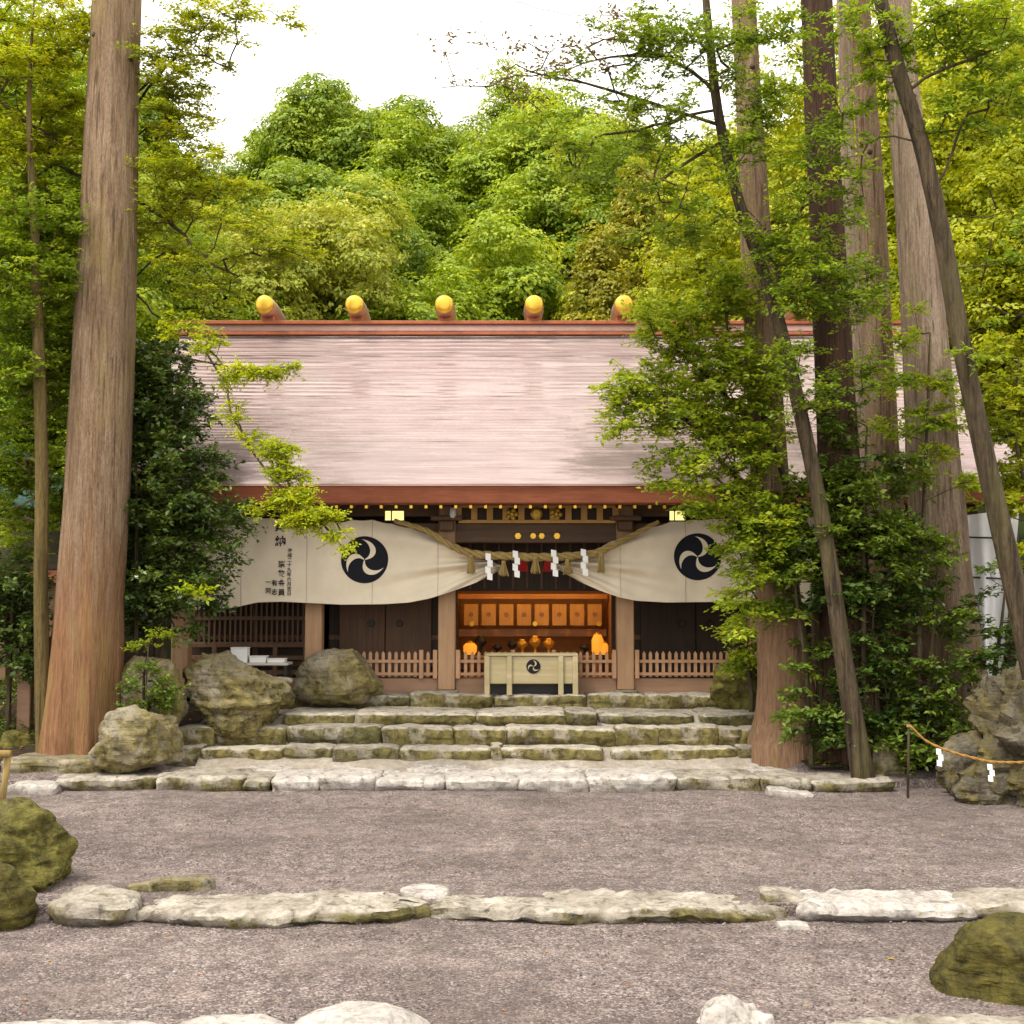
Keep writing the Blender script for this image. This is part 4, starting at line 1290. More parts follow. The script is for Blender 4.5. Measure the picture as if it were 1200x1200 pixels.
roof = roof_slab(True).build("roof", M['roof'], hall)
back = roof_slab(False).build("roof", M['roof'], hall)
# fascia (thick eave edge), soffit, bargeboards
zb_ = PZ(590, 25.06)
MB().box((XC - HW + .02, 25.06, zb_), (XRT - .02, 25.5, z_e - .004), .02).build("eave_fascia", M['fascia'], hall)
MB().box((XC - HW + .05, 25.03, z_e - .035), (XRT - .05, 25.055, z_e + .002)).build("eave_trim", M['copperpale'], hall)
sf = np.array([[(x, y, z) for x in (XC - HW + .1, XRT - .1)] for y, z in ((25.5, zb_ + .06), (27.2, zb_ + .42), (31.9, 6.2))])
MB().grid(sf).build("soffit", M['brownwood'], hall)
for sx in (-1, 1):
    x = XC - HW + .03 if sx < 0 else XRT - .03
    T = np.linspace(0, 1, 14)
    X = np.zeros((2, 28, 3))
    prof = [(y_e + .1 + (y_r - y_e) * t, roof_z(t) - .03) for t in T] + [(65.0 - y_e - .1 - (y_r - y_e) * t, roof_z(t) - .03) for t in T[::-1]]
    mb = MB()
    V, F = [], []
    for yq, zq in prof:
        V += [(x, yq, zq), (x, yq, zq - .42), (x + sx * .06, yq, zq - .42), (x + sx * .06, yq, zq)]
    for i in range(len(prof) - 1):
        for a in range(4):
            b = (a + 1) % 4
            F.append((i * 4 + a, i * 4 + b, i * 4 + 4 + b, i * 4 + 4 + a))
    mb.add(V, F)
    mb.build("bargeboard", M['copper'], hall)
    gb = MB()
    gb.add([(x - sx * .8, 26.9, 3.6), (x - sx * .8, 37.9, 3.6), (x - sx * .8, 32.4, z_r - .5)], [(0, 1, 2)])
    gb.build("gable_wall", M['plaster'], hall)
# ridge
ridge = MB().box((XC - HW - .12, 31.35, PZ(388, 31.35)), (XRT + .12, 33.3, PZ(380, 31.35)), .01).build("ridge_beam", M['copperpale'], hall)
zt0, zt1 = PZ(380.4, 31.3), PZ(376.5, 31.3)
MB().box((XC - HW - .2, 31.2, zt0), (XRT + .2, 33.4, zt1), .01).build("ridge_cap", M['copper'], ridge)
MB().box((XC - HW - .1, 31.25, PZ(392, 31.25)), (XRT + .1, 33.4, PZ(388, 31.25) - .003), .01).build("ridge_sill", M['copper'], ridge)
for i in range(7):
    x = PX(626 + (i - 3) * 105.8, 31.3)
    zc_ = PZ(357.5, 31.0)
    lg = MB().lathe([(.215, -.72), (.24, -.5), (.255, 0), (.24, .5), (.20, 1.4)], (x, 31.65, zc_), 24, 'y').build("ridge_log", M['copperpale'], hall, smooth=True)
    MB().lathe([(.02, -.045), (.12, -.04), (.20, -.015), (.232, .03), (.234, .10), (.222, .14)], (x, 30.89, zc_), 28, 'y').build("gold_cap", M['gold'], lg, smooth=True)
    MB().box((x - .17, 31.35, zt1 - .002), (x + .17, 33.0, zc_ - .17), .03).build("log_saddle", M['copper'], lg)
# rafters with gold caps
nraf = 63
r0 = None
for i in range(nraf):
    x = XC - HW + .35 + (XRT - XC + HW - .7) * i / (nraf - 1)
    if r0 is None:
        V = []
        r0 = MB()
        r0.add([(x - .032, 25.25, zb_ - .085), (x + .032, 25.25, zb_ - .085), (x + .032, 28.2, zb_ + .50), (x - .032, 28.2, zb_ + .50),
                (x - .032, 25.25, zb_ - .015), (x + .032, 25.25, zb_ - .015), (x + .032, 28.2, zb_ + .57), (x - .032, 28.2, zb_ + .57)],
               [(0, 3, 2, 1), (4, 5, 6, 7), (0, 1, 5, 4), (1, 2, 6, 5), (2, 3, 7, 6), (3, 0, 4, 7)])
        r0 = r0.build("rafter", M['brownwood'], hall)
        c0 = MB().box((x - .034, 25.215, zb_ - .088), (x + .034, 25.247, zb_ - .012), .008).build("rafter_cap", M['gold'], r0)
        x00 = x
    else:
        r = r0.copy(); scn.collection.objects.link(r); r.parent = hall; r.location = (x - x00, 0, 0)
        c = c0.copy(); scn.collection.objects.link(c); c.parent = r; c.location = (0, 0, 0)
# columns
COLX = [PX(q, 26.8) for q in (214, 369, 524, 732, 887, 1042)]
for x in COLX:
    cl = MB().box((x - .18, 26.62, .06), (x + .18, 26.98, 3.95), .02).build("column", M['column'], hall)
    MB().box((x - .26, 26.54, -.1), (x + .26, 27.06, .06), .03).build("column_base", M['step_dark'], cl)
# beams
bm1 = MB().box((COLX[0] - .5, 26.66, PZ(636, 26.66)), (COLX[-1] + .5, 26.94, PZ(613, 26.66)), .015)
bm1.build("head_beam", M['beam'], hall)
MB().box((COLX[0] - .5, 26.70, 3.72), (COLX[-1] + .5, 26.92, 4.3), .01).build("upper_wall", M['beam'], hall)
for x in COLX:
    bk = MB().box((x - .34, 26.4, 3.62), (x + .34, 26.64, 3.72), .02)
    bk.box((x - .16, 26.42, 3.40), (x + .16, 26.64, 3.615), .03)
    bk.build("bracket", M['brownwood'], hall)
# lattice frieze over the middle bay
fx0, fx1 = PX(537, 26.5), PX(722, 26.5)
fz0, fz1 = PZ(613, 26.5), PZ(592, 26.5)
fr = MB()
fr.box((fx0, 26.5, fz0), (fx1, 26.58, fz0 + .07), .006).box((fx0, 26.5, fz1 - .05), (fx1, 26.58, fz1), .006)
npan = 10
for i in range(npan + 1):
    x = fx0 + (fx1 - fx0) * i / npan
    fr.box((x - .065, 26.505, fz0 + .072), (x + .065, 26.575, fz1 - .052))
fz = fr.build("lattice_frieze", M['panel'], hall)
MB().box((fx0, 26.585, fz0), (fx1, 26.60, fz1)).build('frieze_board', M['dark'], fz)
cr = MB().lathe([(.08, -.03), (.13, 0), (.13, .03), (.10, .05)], (PX(629, 26.4), 26.42, (fz0 + fz1) / 2 + .01), 16, 'y').build("crest", M['brass'], fz)
for q in (600, 652):
    x = PX(q, 26.4)
    cv = MB()
    for a in range(5):
        cv.lathe([(.02, -.02), (.055, 0), (.04, .02)], (x + .09 * math.cos(a * 1.257), 26.47, (fz0 + fz1) / 2 + .08 * math.sin(a * 1.257)), 8, 'y')
    cv.lathe([(.03, -.03), (.07, 0), (.07, .03)], (x, 26.47, (fz0 + fz1) / 2), 10, 'y')
    cv.build("frieze_carving", M['brass'], fz)
# metal fittings on the head beam
for q, w in ((607, .07), (625, .065), (635, .065), (653, .07)):
    x, z = PX(q, 26.6), PZ(628, 26.6)
    f = MB().lathe([(w, 0), (w * .9, .03)], (x, 26.62, z), 6, 'y')
    f.lathe([(w * .5, -.03), (w * .4, .0)], (x, 26.62, z), 12, 'y')
    f.build("beam_fitting", M['gold'], hall)
# porch floor, plinth boards
MB().box((COLX[0] - .6, 27.0, -.05), (COLX[-1] + .6, 36, .12)).build("floor", M['plinth'], hall)
for a, b in zip(COLX[:-1], COLX[1:]):
    MB().box((a + .185, 26.72, -.03), (b - .185, 26.86, .30), .01).build("plinth_board", M['plinth'], hall)
# walls set back in the side bays
WY = 28.6


def wall_panel(x0, x1, nm="wall"):
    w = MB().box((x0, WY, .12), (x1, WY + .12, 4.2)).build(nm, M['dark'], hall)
    r = MB()
    for z in (.45, 1.05, 2.3):
        r.box((x0, WY - .05, z), (x1, WY - .003, z + .11), .008)
    n = max(2, int((x1 - x0) / 1.15))
    for i in range(n + 1):
        x = x0 + (x1 - x0) * i / n
        r.box((x - .06, WY - .075, .13), (x + .06, WY - .053, 3.6), .008)
    r.build("wall_framing", M['brownwood'], w)
    return w


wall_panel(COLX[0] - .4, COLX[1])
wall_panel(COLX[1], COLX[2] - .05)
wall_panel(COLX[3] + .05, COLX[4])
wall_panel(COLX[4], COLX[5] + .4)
for xa, xb in ((397, 508), (748, 880)):
    a, b = PX(xa, WY), PX(xb, WY)
    mid = (a + b) / 2
    for s_ in (-1, 1):
        x0, x1 = (a + .04, mid - .012) if s_ < 0 else (mid + .012, b - .04)
        dm = MB().box((x0, WY - .14, .14), (x1, WY - .08, 2.5), .01)
        dr = dm.build("door", M['brownwood'] if xa < 500 else M['dark'], hall)
        hx = mid + s_ * .32
        MB().lathe([(.07, -.04), (.08, 0), (.04, .03)], (hx, WY - .16, 1.42), 14, 'y').build("door_ring", M['black'], dr)
# slatted screen in the left bay
a, b = PX(222, WY - .2), PX(362, WY - .2)
sc_ = MB()
for i in range(24):
    x = a + (b - a) * i / 23
    sc_.box((x - .022, WY - .25, .95), (x + .022, WY - .21, 2.2))
for z in (.93, 1.5, 2.2):
    sc_.box((a - .1, WY - .27, z), (b + .1, WY - .205, z + .08))
sc_.build("slatted_screen", M['brownwood'], hall)
sl = MB()
for z in (.30, .62, .9):
    sl.box((a - .1, WY - .6, z), (b + .1, WY - .5, z + .1), .01)
for i in range(5):
    x = a + (b - a) * i / 4
    sl.box((x - .05, WY - .605, .13), (x + .05, WY - .495, 1.0), .01)
sl.build("porch_rail", M['brownwood'], hall)
# side and back walls
for x in (COLX[0] - .4, COLX[-1] + .4):
    MB().box((x - .06, WY, .12), (x + .06, 36.2, 4.6)).build("side_wall", M['brownwood'], hall)
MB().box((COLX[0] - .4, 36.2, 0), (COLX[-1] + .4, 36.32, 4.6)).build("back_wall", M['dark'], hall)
# lit inner room behind the middle bay
ix0, ix1 = COLX[2] - .05, COLX[3] + .05
for x in (ix0, ix1):
    MB().box((x - .06, WY, .12), (x + .06, 33.6, 3.3)).build("room_wall", M['honey'], hall)
MB().box((ix0 - .06, 33.6, .12), (ix1 + .06, 33.7, 3.3)).build("room_wall", M['honey'], hall)
MB().box((ix0 - .06, WY, 3.3), (ix1 + .06, 33.7, 3.36)).build("room_ceiling", M['brownwood'], hall)
for x in (ix0 + .1, ix1 - .1):
    MB().box((x - .1, WY - .12, .12), (x + .1, WY - .003, 3.2), .01).build("door_post", M['dark'], hall)
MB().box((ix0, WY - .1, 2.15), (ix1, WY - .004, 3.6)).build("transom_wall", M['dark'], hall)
tb = MB()
for i in range(12):
    x = ix0 + (ix1 - ix0) * (i + .5) / 12
    tb.box((x - .025, WY - .13, 2.2), (x + .025, WY - .102, 3.3))
tb.build("transom_slats", M['brownwood'], hall)
MB().box((ix0 + .1, 30.9, PZ(702, 30.9)), (ix1 - .1, 31.0, PZ(696, 30.9)), .01).build("curtain_rail", M['honey'], hall)
for i in range(8):
    x = PX(552 + i * 20.7, 31)
    pn = MB().box((x - .175, 31.0, PZ(733, 31)), (x + .175, 31.03, PZ(708, 31)), .005).build("hanging_panel", M['panel'], hall)
    MB().lathe([(.06, 0), (.05, .012)], (x, 30.985, PZ(720, 31)), 8, 'y').build("panel_crest", M['plinth'], pn)
MB().box((ix0 + .1, 31.3, PZ(746, 31.3)), (ix1 - .1, 31.36, PZ(737, 31.3)), .01).build("inner_rail", M['honey'], hall)
for q, y_ in ((553, 731), (627, 731), (702, 731)):
    MB().lathe([(.06, -.03), (.07, 0), (.03, .03)], (PX(q, 30.8), 30.85, PZ(y_, 30.8)), 12, 'y').build("rail_fitting", M['gold'], hall)
# altar and what stands on it
zal = PZ(768, 30.4)
al = thing("altar_table", "long low wooden altar table inside the lit room", "altar", (XC, 30.5, .12))
MB().box((ix0 + .3, 30.2, zal - .07), (ix1 - .3, 30.9, zal), .01).build("table_top", M['honey'], al)
for x in (ix0 + .45, ix1 - .45):
    for y in (30.28, 30.82):
        MB().box((x - .05, y - .05, .12), (x + .05, y + .05, zal - .073)).build("leg", M['honey'], al)


def vessel(px, top, w, m, name, label, cat):
    x, z1 = PX(px, 30.45), PZ(top, 30.45)
    h = z1 - zal
    MBv = MB().lathe([(w * .7, 0), (w * .75, .03), (w * .25, .06 * 1), (w * .3, h * .4), (w, h * .62), (w * .95, h * .8), (w * .5, h * .93), (w * .55, h)], (x, 30.45, zal), 16)
    return tag(MBv.build(name, m, None, (x, 30.45, zal), smooth=True), label, cat)


vessel(612, 749, .13, M['gold'], "altar_vessel", "left golden vessel of three above the offering box", "vessel")
vessel(627, 745, .14, M['gold'], "altar_vessel", "tallest golden vessel in the middle of the altar", "vessel")
vessel(643, 748, .14, M['gold'], "altar_vessel", "right golden vessel of three above the offering box", "vessel")
vessel(563, 745, .15, M['black'], "altar_vase", "large black vase beside the left yellow altar lantern", "vase")
vessel(583, 755, .12, M['black'], "altar_vase", "squat black vase behind left of the offering box", "vase")
vessel(600, 750, .11, M['black'], "altar_vase", "black vase just left of the golden vessels", "vase")
vessel(686, 755, .15, M['black'], "altar_vase", "black vase beside the tall right altar lantern", "vase")
for q, t, w, lab in ((551, 752, .16, "low glowing yellow altar lantern at far left of room"), (700, 742, .14, "tall glowing orange altar lantern near the right post"), (708, 752, .09, "small glowing lantern against the right door post")):
    x, z1 = PX(q, 30.3), PZ(t, 30.3)
    ln = thing("altar_lantern", lab, "lantern", (x, 30.3, zal))
    MB().lathe([(w * .7, .02), (w, .1), (w * 1.02, (z1 - zal) * .7), (w * .6, z1 - zal - .03)], (x, 30.3, zal), 14).build("lamp_shade", M['flame'], ln, smooth=True)
    MB().lathe([(w * .8, 0), (w * .75, .02)], (x, 30.3, zal), 14).build("base", M['black'], ln)
    MB().lathe([(w * .62, 0), (w * .3, .05)], (x, 30.3, z1 - .03), 14).build("cap", M['gold'], ln)
for x in (PX(590, 30), PX(670, 30)):
    pl = bpy.data.lights.new("room_lamp_light", 'POINT')
    pl.energy = 20; pl.color = (1.0, .52, .16); pl.shadow_soft_size = .12
    po = bpy.data.objects.new("room_lamp_light", pl); scn.collection.objects.link(po)
    lm = thing("ceiling_lantern", "lit paper lantern under the inner room ceiling, " + ("left one" if x < 0.3 else "right one"), "lantern", (x, 29.8, 2.6))
    MB().lathe([(.10, 2.62), (.15, 2.68), (.15, 2.92), (.10, 3.0)], (x, 29.8, 0), 16).build("lamp_shade", M['lamp'], lm, smooth=True)
    MB().tube([(x, 29.8, 3.0), (x, 29.8, 3.3)], .012, 6).build("cord", M['black'], lm)
    po.parent = lm; po.location = (0, 0, -.15)
# eave lanterns (lit)
for q0, q1, lab in ((450, 474, "lit two pane eave lantern above the left crest"), (784, 804, "lit two pane eave lantern above the right crest")):
    x0, x1 = PX(q0, 26.3), PX(q1, 26.3)
    z0, z1 = PZ(611, 26.3), PZ(598, 26.3)
    xm = x0 * .65 + x1 * .35
    e = thing("eave_lantern", lab, "lantern", ((x0 + x1) / 2, 26.3, z0))
    MB().box((x0 + .02, 26.24, z0 + .02), (xm - .015, 26.36, z1 - .02)).build("pane", M['lamp'], e)
    MB().box((xm + .015, 26.24, z0 + .02), (x1 - .02, 26.36, z1 - .02)).build("pane", M['lamp'], e)
    f = MB().box((x0, 26.22, z0), (x1, 26.38, z0 + .018)).box((x0, 26.22, z1 - .018), (x1, 26.38, z1))
    for x in (x0, xm - .013, x1 - .026 + .008):
        f.box((x, 26.22, z0 + .019), (x + .018, 26.38, z1 - .019))
    f.tube([((x0 + x1) / 2, 26.3, z1), ((x0 + x1) / 2, 26.3, z1 + .25)], .01, 6)
    f.build("frame", M['black'], e)
x, z = PX(530, 26.3), PZ(600, 26.3)
wl_ = thing("wall_lamp", "small white lamp left of the lattice frieze", "lamp", (x, 26.45, z))
MB().lathe([(.05, -.12), (.07, -.10), (.07, .08), (.04, .11)], (x, 26.45, z), 14).build("lamp_shade", M['paper'], wl_, smooth=True)
MB().tube([(x, 26.45, z + .1), (x, 26.45, z + .16), (x, 26.69, z + .18)], .018, 8).build("arm", M['black'], wl_)

# picket fences
zf0, zf1 = .33, PZ(763, 26.7)
for a, b, lab in ((COLX[1] + .19, COLX[2] - .19, "picket fence between the two left columns behind the boulder"), (COLX[2] + .19, PX(604, 26.7), "short picket fence left of the offering box"),
                  (PX(646, 26.7), COLX[3] - .19, "short picket fence right of the offering box"), (COLX[3] + .19, COLX[4] - .19, "picket fence right of the right front column")):
    f = thing("picket_fence", lab, "fence", ((a + b) / 2, 26.7, .3), "picket fences along the porch")
    mb = MB()
    n = int((b - a) / .132)
    for i in range(n):
        x = a + (b - a) * (i + .5) / n
        mb.add([(x - .034, 26.68, zf0), (x + .034, 26.68, zf0), (x + .034, 26.68, zf1 - .05), (x, 26.68, zf1), (x - .034, 26.68, zf1 - .05),
                (x - .034, 26.71, zf0), (x + .034, 26.71, zf0), (x + .034, 26.71, zf1 - .05), (x, 26.71, zf1), (x - .034, 26.71, zf1 - .05)],
               [(0, 1, 2, 3, 4), (9, 8, 7, 6, 5), (0, 5, 6, 1), (1, 6, 7, 2), (2, 7, 8, 3), (3, 8, 9, 4), (4, 9, 5, 0)])
    mb.build("picket_panel", M['fence'], f)
    r = MB()
    for z in (zf0 + .035, zf0 + .30):
        r.box((a, 26.713, z), (b, 26.75, z + .06))
        r.box((a, 26.645, z), (b, 26.677, z + .055))
    r.build("rail", M['fence'], f)
    for x in ((a + .05, b - .05) if b - a < 1.6 else (a + .05, a + (b - a) * .86, b - .05)):
        MB().box((x - .045, 26.60, .30), (x + .045, 26.644, zf1 + .03), .008).build("post", M['fence'], f)

# offering box
bx0, bx1 = PX(569, 26), PX(677, 26)
ob = thing("offering_box", "weathered wooden offering box with crest before the entrance", "offering box", ((bx0 + bx1) / 2, 26.2, 0))
zt_ = PZ(766, 26)
bd = MB().box((bx0 + .04, 25.98, .23), (bx1 - .04, 26.52, zt_ - .05), .015).build("body", M['boxwood'], ob)
rim = MB().box((bx0, 25.94, zt_ - .047), (bx1, 26.0, zt_), .008).box((bx0, 26.5, zt_ - .047), (bx1, 26.56, zt_), .008)
rim.box((bx0, 26.003, zt_ - .047), (bx0 + .06, 26.497, zt_), .008).box((bx1 - .06, 26.003, zt_ - .047), (bx1, 26.497, zt_), .008)
for i in range(9):
    y = 26.05 + i * .05
    rim.box((bx0 + .063, y, zt_ - .043), (bx1 - .063, y + .022, zt_ - .01))
rim.build("slatted_lid", M['boxwood'], ob)
for q in (571, 597, 657, 674):
    x = PX(q, 26)
    MB().box((x - .055, 25.93, .0), (x + .055, 25.975, zt_ - .052), .01).build("leg", M['boxwood'], ob)
    MB().box((x - .055, 26.53, .0), (x + .055, 26.575, zt_ - .052), .01).build("leg", M['boxwood'], ob)
MB().box((bx0 + .1, 26.3, .005), (bx1 - .1, 26.34, .222)).build("underbox_shade", M['black'], ob)  # black board standing in for the shadowed void under the box


# three comma crest as geometry: ink disc with three cream curved gaps
def crest(cx, cz, R, surf, parent, m_disc, m_gap, off=.012):
    mb = MB()
    nr, na = 8, 48
    V = [(cx, surf(cx, cz) - off, cz)]
    for i in range(1, nr + 1):
        for j in range(na):
            a = 2 * math.pi * j / na
            x, z = cx + R * i / nr * math.cos(a), cz + R * i / nr * math.sin(a)
            V.append((x, surf(x, z) - off, z))
    F = [(0, 1 + (j + 1) % na, 1 + j) for j in range(na)]
    for i in range(nr - 1):
        for j in range(na):
            F.append((1 + i * na + j, 1 + i * na + (j + 1) % na, 1 + (i + 1) * na + (j + 1) % na, 1 + (i + 1) * na + j))
    mb.add(V, F)
    disc = mb.build("crest", m_disc, parent, smooth=True)
    gp = MB()
    for a0 in (-100, 20, 140):
        N = 22
        L_, R_ = [], []
        for i in range(N + 1):
            u = i / N
            r = R * (.03 + .85 * u ** .75)
            th = math.radians(a0 + 78 * u ** 1.4)
            c = np.array([cx + r * math.cos(th), cz + r * math.sin(th)])
            tx = np.array([-math.sin(th), math.cos(th)]) * .8 + np.array([math.cos(th), math.sin(th)]) * .6
            tx /= np.linalg.norm(tx)
            nrm = np.array([-tx[1], tx[0]])
            w = R * (.035 + .085 * math.sin(math.pi * u ** .9)) * (1 - u ** 6)
            for lst, s_ in ((L_, 1), (R_, -1)):
                q = c + nrm * w * s_
                lst.append((q[0], surf(q[0], q[1]) - off - .006, q[1]))
        gp.add(L_ + R_, [(i, i + 1, N + 2 + i, N + 1 + i) for i in range(N)])
    gp.build("crest_pattern", m_gap, disc, smooth=True)
    return disc


crest(PX(625, 25.9), PZ(781, 25.97), .145, lambda x, z: 25.975, ob, M['ink'], M['boxwood'])

# curtains
CY = 26.28


def curtain(label, top, bot, gather, nx=150, nz=40, side=1):
    """cloth panel hung from the beam and drawn up to the gather point"""
    tx, tz = zip(*[(PX(x, CY), PZ(y, CY)) for x, y in top])
    bx_, bz_ = zip(*[(PX(x, CY), PZ(y, CY)) for x, y in bot])
    tx, tz, bx_, bz_ = map(np.array, (tx, tz, bx_, bz_))
    gx, gz = PX(gather[0], CY), PZ(gather[1], CY)

    def sm(x, X, Z):
        w = .05
        return (np.interp(x - w, X, Z) + 2 * np.interp(x, X, Z) + np.interp(x + w, X, Z)) / 4

    def surf(x, z):
        d = math.hypot(x - gx, z - gz)
        a = math.atan2(z - gz, (x - gx) * side)
        amp = .15 * math.exp(-d / 1.5) + .012
        f = amp * (math.sin(a * 18 + 1.3 * math.sin(a * 7)) + .45 * math.sin(a * 37 + d * 1.2))
        hang = .03 * math.sin(x * 2.1) + .012 * math.sin(x * 6.3 + 1.5 * z) + .01 * math.sin(9 * x - 4 * z)
        return CY + f * min(1, d / .3) + hang * min(1, d / 1.5)
    x0, x1 = max(tx.min(), bx_.min()), min(tx.max(), bx_.max())
    X = np.zeros((nz, nx, 3))
    for j, x in enumerate(np.linspace(x0, x1, nx)):
        a, b = sm(x, tx, tz), sm(x, bx_, bz_)
        a = a - .02 * abs(math.sin(x * 7.5))
        for i in range(nz):
            z = b + (a - b) * i / (nz - 1)
            X[i, j] = (x, surf(x, z), z)
    root = thing("entrance_curtain", label, "curtain", ((x0 + x1) / 2, CY, PZ(640, CY)), "crested curtains across the porch")
    MB().grid(X).build("cloth", M['cloth'], root, smooth=True)
    for j in range(1, 5):
        x = x0 + (x1 - x0) * j / 5
        a, b = sm(x, tx, tz) - .01, sm(x, bx_, bz_) + .01
        zz = np.linspace(b, a, 24)
        MB().grid(np.array([[(x - .009, surf(x, z) - .006, z), (x + .009, surf(x, z) - .006, z)] for z in zz])).build("seam", M['seam'], root)
    return root, surf


lc, lsurf = curtain("cream curtain with black crest and brushed writing, left of entrance",
                    [(205, 604), (300, 606), (395, 612), (415, 609), (437, 609), (475, 617), (510, 628), (540, 642), (560, 653), (590, 662)],
                    [(205, 716), (255, 713), (275, 712), (300, 706), (330, 705), (400, 708.5), (450, 708), (480, 706), (505, 701), (530, 693), (560, 682), (578, 672), (590, 667)], (596, 658), side=-1)
rc, rsurf = curtain("cream curtain with black crest and no writing, right of entrance",
                    [(650, 662), (672, 655), (690, 648), (712, 636), (735, 628), (752, 622), (770, 616), (790, 610), (850, 607), (1035, 603)],
                    [(650, 666), (662, 671), (680, 682), (700, 691), (725, 700), (745, 704), (780, 706), (865, 705), (950, 709), (1035, 713)], (646, 658), side=1)
crest(PX(427, CY), PZ(656, CY), 27.5 * CY / FOC, lsurf, lc, M['ink'], M['cloth'])
crest(PX(818, CY), PZ(652.5, CY), 27.5 * CY / FOC, rsurf, rc, M['ink'], M['cloth'])


def letters(txt, px, py, size_px, surf, parent):
    """brush lettering: outlines of the built-in font laid on the cloth"""
    cu = bpy.data.curves.new("lettering", 'FONT')
    cu.body = txt
    cu.size = 1.0
    cu.align_x = 'CENTER'
    cu.offset = .018
    o = bpy.data.objects.new("lettering", cu)
    scn.collection.objects.link(o)
    dg = bpy.context.evaluated_depsgraph_get()
    me = bpy.data.meshes.new_from_object(o.evaluated_get(dg))
    V = np.array([v.co[:] for v in me.vertices]) if len(me.vertices) else np.zeros((0, 3))
    F = [list(p.vertices) for p in me.polygons]
    bpy.data.objects.remove(o)
    bpy.data.meshes.remove(me)
    s = size_px * CY / FOC
    out = []
    for v in V:
        x = PX(px, CY) + v[0] * s
        z = PZ(py, CY) + (v[1] - .38) * s
        out.append((x, surf(x, z) - .03, z))
    return out, F


lt = MB()
for chs, x, y0, dy, sz in (("奉納", 328, 620, 14, 13), ("崇敬会員", 330, 661, 11, 8.5), ("有志", 321.5, 683, 10.5, 7.5), ("一同", 314, 682, 10, 7), ("平成二十九年六月吉日", 339, 645, 5.6, 5.4)):
    for i, ch in enumerate(chs):
        V, F = letters(ch, x, y0 + i * dy, sz, lsurf, lc)
        if len(V): lt.add(V, F)
lt.build("lettering", M['ink'], lc)

# sacred rope with tassels
rp, rt = resample([P(x, y, 26.05) for x, y in ((462, 610), (500, 622), (530, 640), (556, 649), (600, 652), (629, 653), (660, 652), (697, 648), (730, 633), (772, 611))], .03)
rope = thing("sacred_rope", "thick twisted straw rope sagging across the shrine entrance", "rope", (PX(629, 26.05), 26.05, PZ(653, 26.05)))
mb = MB()
Tn = np.gradient(rp, axis=0); Tn /= np.linalg.norm(Tn, axis=1)[:, None]
U = np.cross(Tn, np.array([0, 1.0, 0])); W = np.cross(Tn, U)
R = .038 + .036 * np.sin(np.pi * rt)
s_len = np.arange(len(rp)) * .03
for ph in (0, 2 * math.pi / 3, 4 * math.pi / 3):
    a = s_len * 9 + ph
    mb.tube(rp + (U * np.cos(a)[:, None] + W * np.sin(a)[:, None]) * (R * .62)[:, None], R * .68, 8)
mb.build("rope_strands", M['straw'], rope, smooth=True)


def tassel(px, top, botm, w0, w1, m=None):
    mb = MB()
    rg_ = np.random.default_rng(int(px))
    x, z0, z1 = PX(px, 26.0), PZ(top, 26.0), PZ(botm, 26.0)
    mb.lathe([(w0, z0), (w0 * 1.25, z0 - .03), (w0, z0 - .07)], (x, 25.98, 0), 12)
    for i in range(46):
        a, f = rg_.uniform(0, 6.28), math.sqrt(rg_.random())
        p0 = (x + math.cos(a) * f * w0 * .8, 25.98 + math.sin(a) * f * w0 * .8, z0 - .06)
        p1 = (x + math.cos(a) * f * w1, 25.98 + math.sin(a) * f * w1, z1 + rg_.uniform(-.03, .03))
        mb.tube([p0, p1], [.013, .011], 4)
    return mb.build("tassel", m or M['straw'], rope)


for a in ((552, 650, 671, .05, .085), (705, 648, 670, .05, .085), (590, 657, 674, .04, .12), (628, 652, 671, .045, .11), (665, 655, 672, .04, .12)):
    tassel(*a)
for i, q in enumerate((573, 605, 650, 685)):
    ht = (648, 645, 644, 643)[i]
    x, z = PX(q, 25.93), PZ(ht, 25.93)
    mb = MB()
    w, hh = .055, .16
    for k_ in range(4):
        xo = (-.018, .02, -.02, .016)[k_]
        zt = z - k_ * .135
        yv = 25.93 - .012 * (k_ % 2) - .004 * k_
        mb.add([(x + xo - w, yv, zt), (x + xo + w, yv, zt - .02), (x + xo + w, yv - .02, zt - hh), (x + xo - w, yv - .015, zt - hh + .02),
                (x + xo - w, yv + .003, zt), (x + xo + w, yv + .003, zt - .02), (x + xo + w, yv - .017, zt - hh), (x + xo - w, yv - .012, zt - hh + .02)],
               [(0, 1, 2, 3), (7, 6, 5, 4), (0, 4, 5, 1), (1, 5, 6, 2), (2, 6, 7, 3), (3, 7, 4, 0)])
    tag(mb.build("paper_streamer", M['paper'], None, (x, 25.93, z)), f"white zigzag paper streamer on the straw rope, {['leftmost', 'second from left', 'third from left', 'rightmost'][i]} of four", "paper streamer", "paper streamers on the entrance rope")
for i, q in enumerate((613, 642)):
    x = PX(q, 26.5)
    mb = MB()
    for k_ in range(7):
        xo = (k_ - 3) * .022
        mb.tube([(x + xo * .5, 26.48, PZ(650, 26.5)), (x + xo, 26.47, PZ(660, 26.5)), (x + xo * 1.5, 26.48, PZ(670, 26.5))], .016, 6)
    mb.lathe([(.03, -.05), (.09, 0), (.05, .05)], (x, 26.48, PZ(652, 26.5)), 12)
    tag(mb.build("red_cord", M['red'], None, (x, 26.5, PZ(670, 26.5)), smooth=True), f"red tied cord behind the rope, {'left' if i == 0 else 'right'} of the middle tassel", "cord")

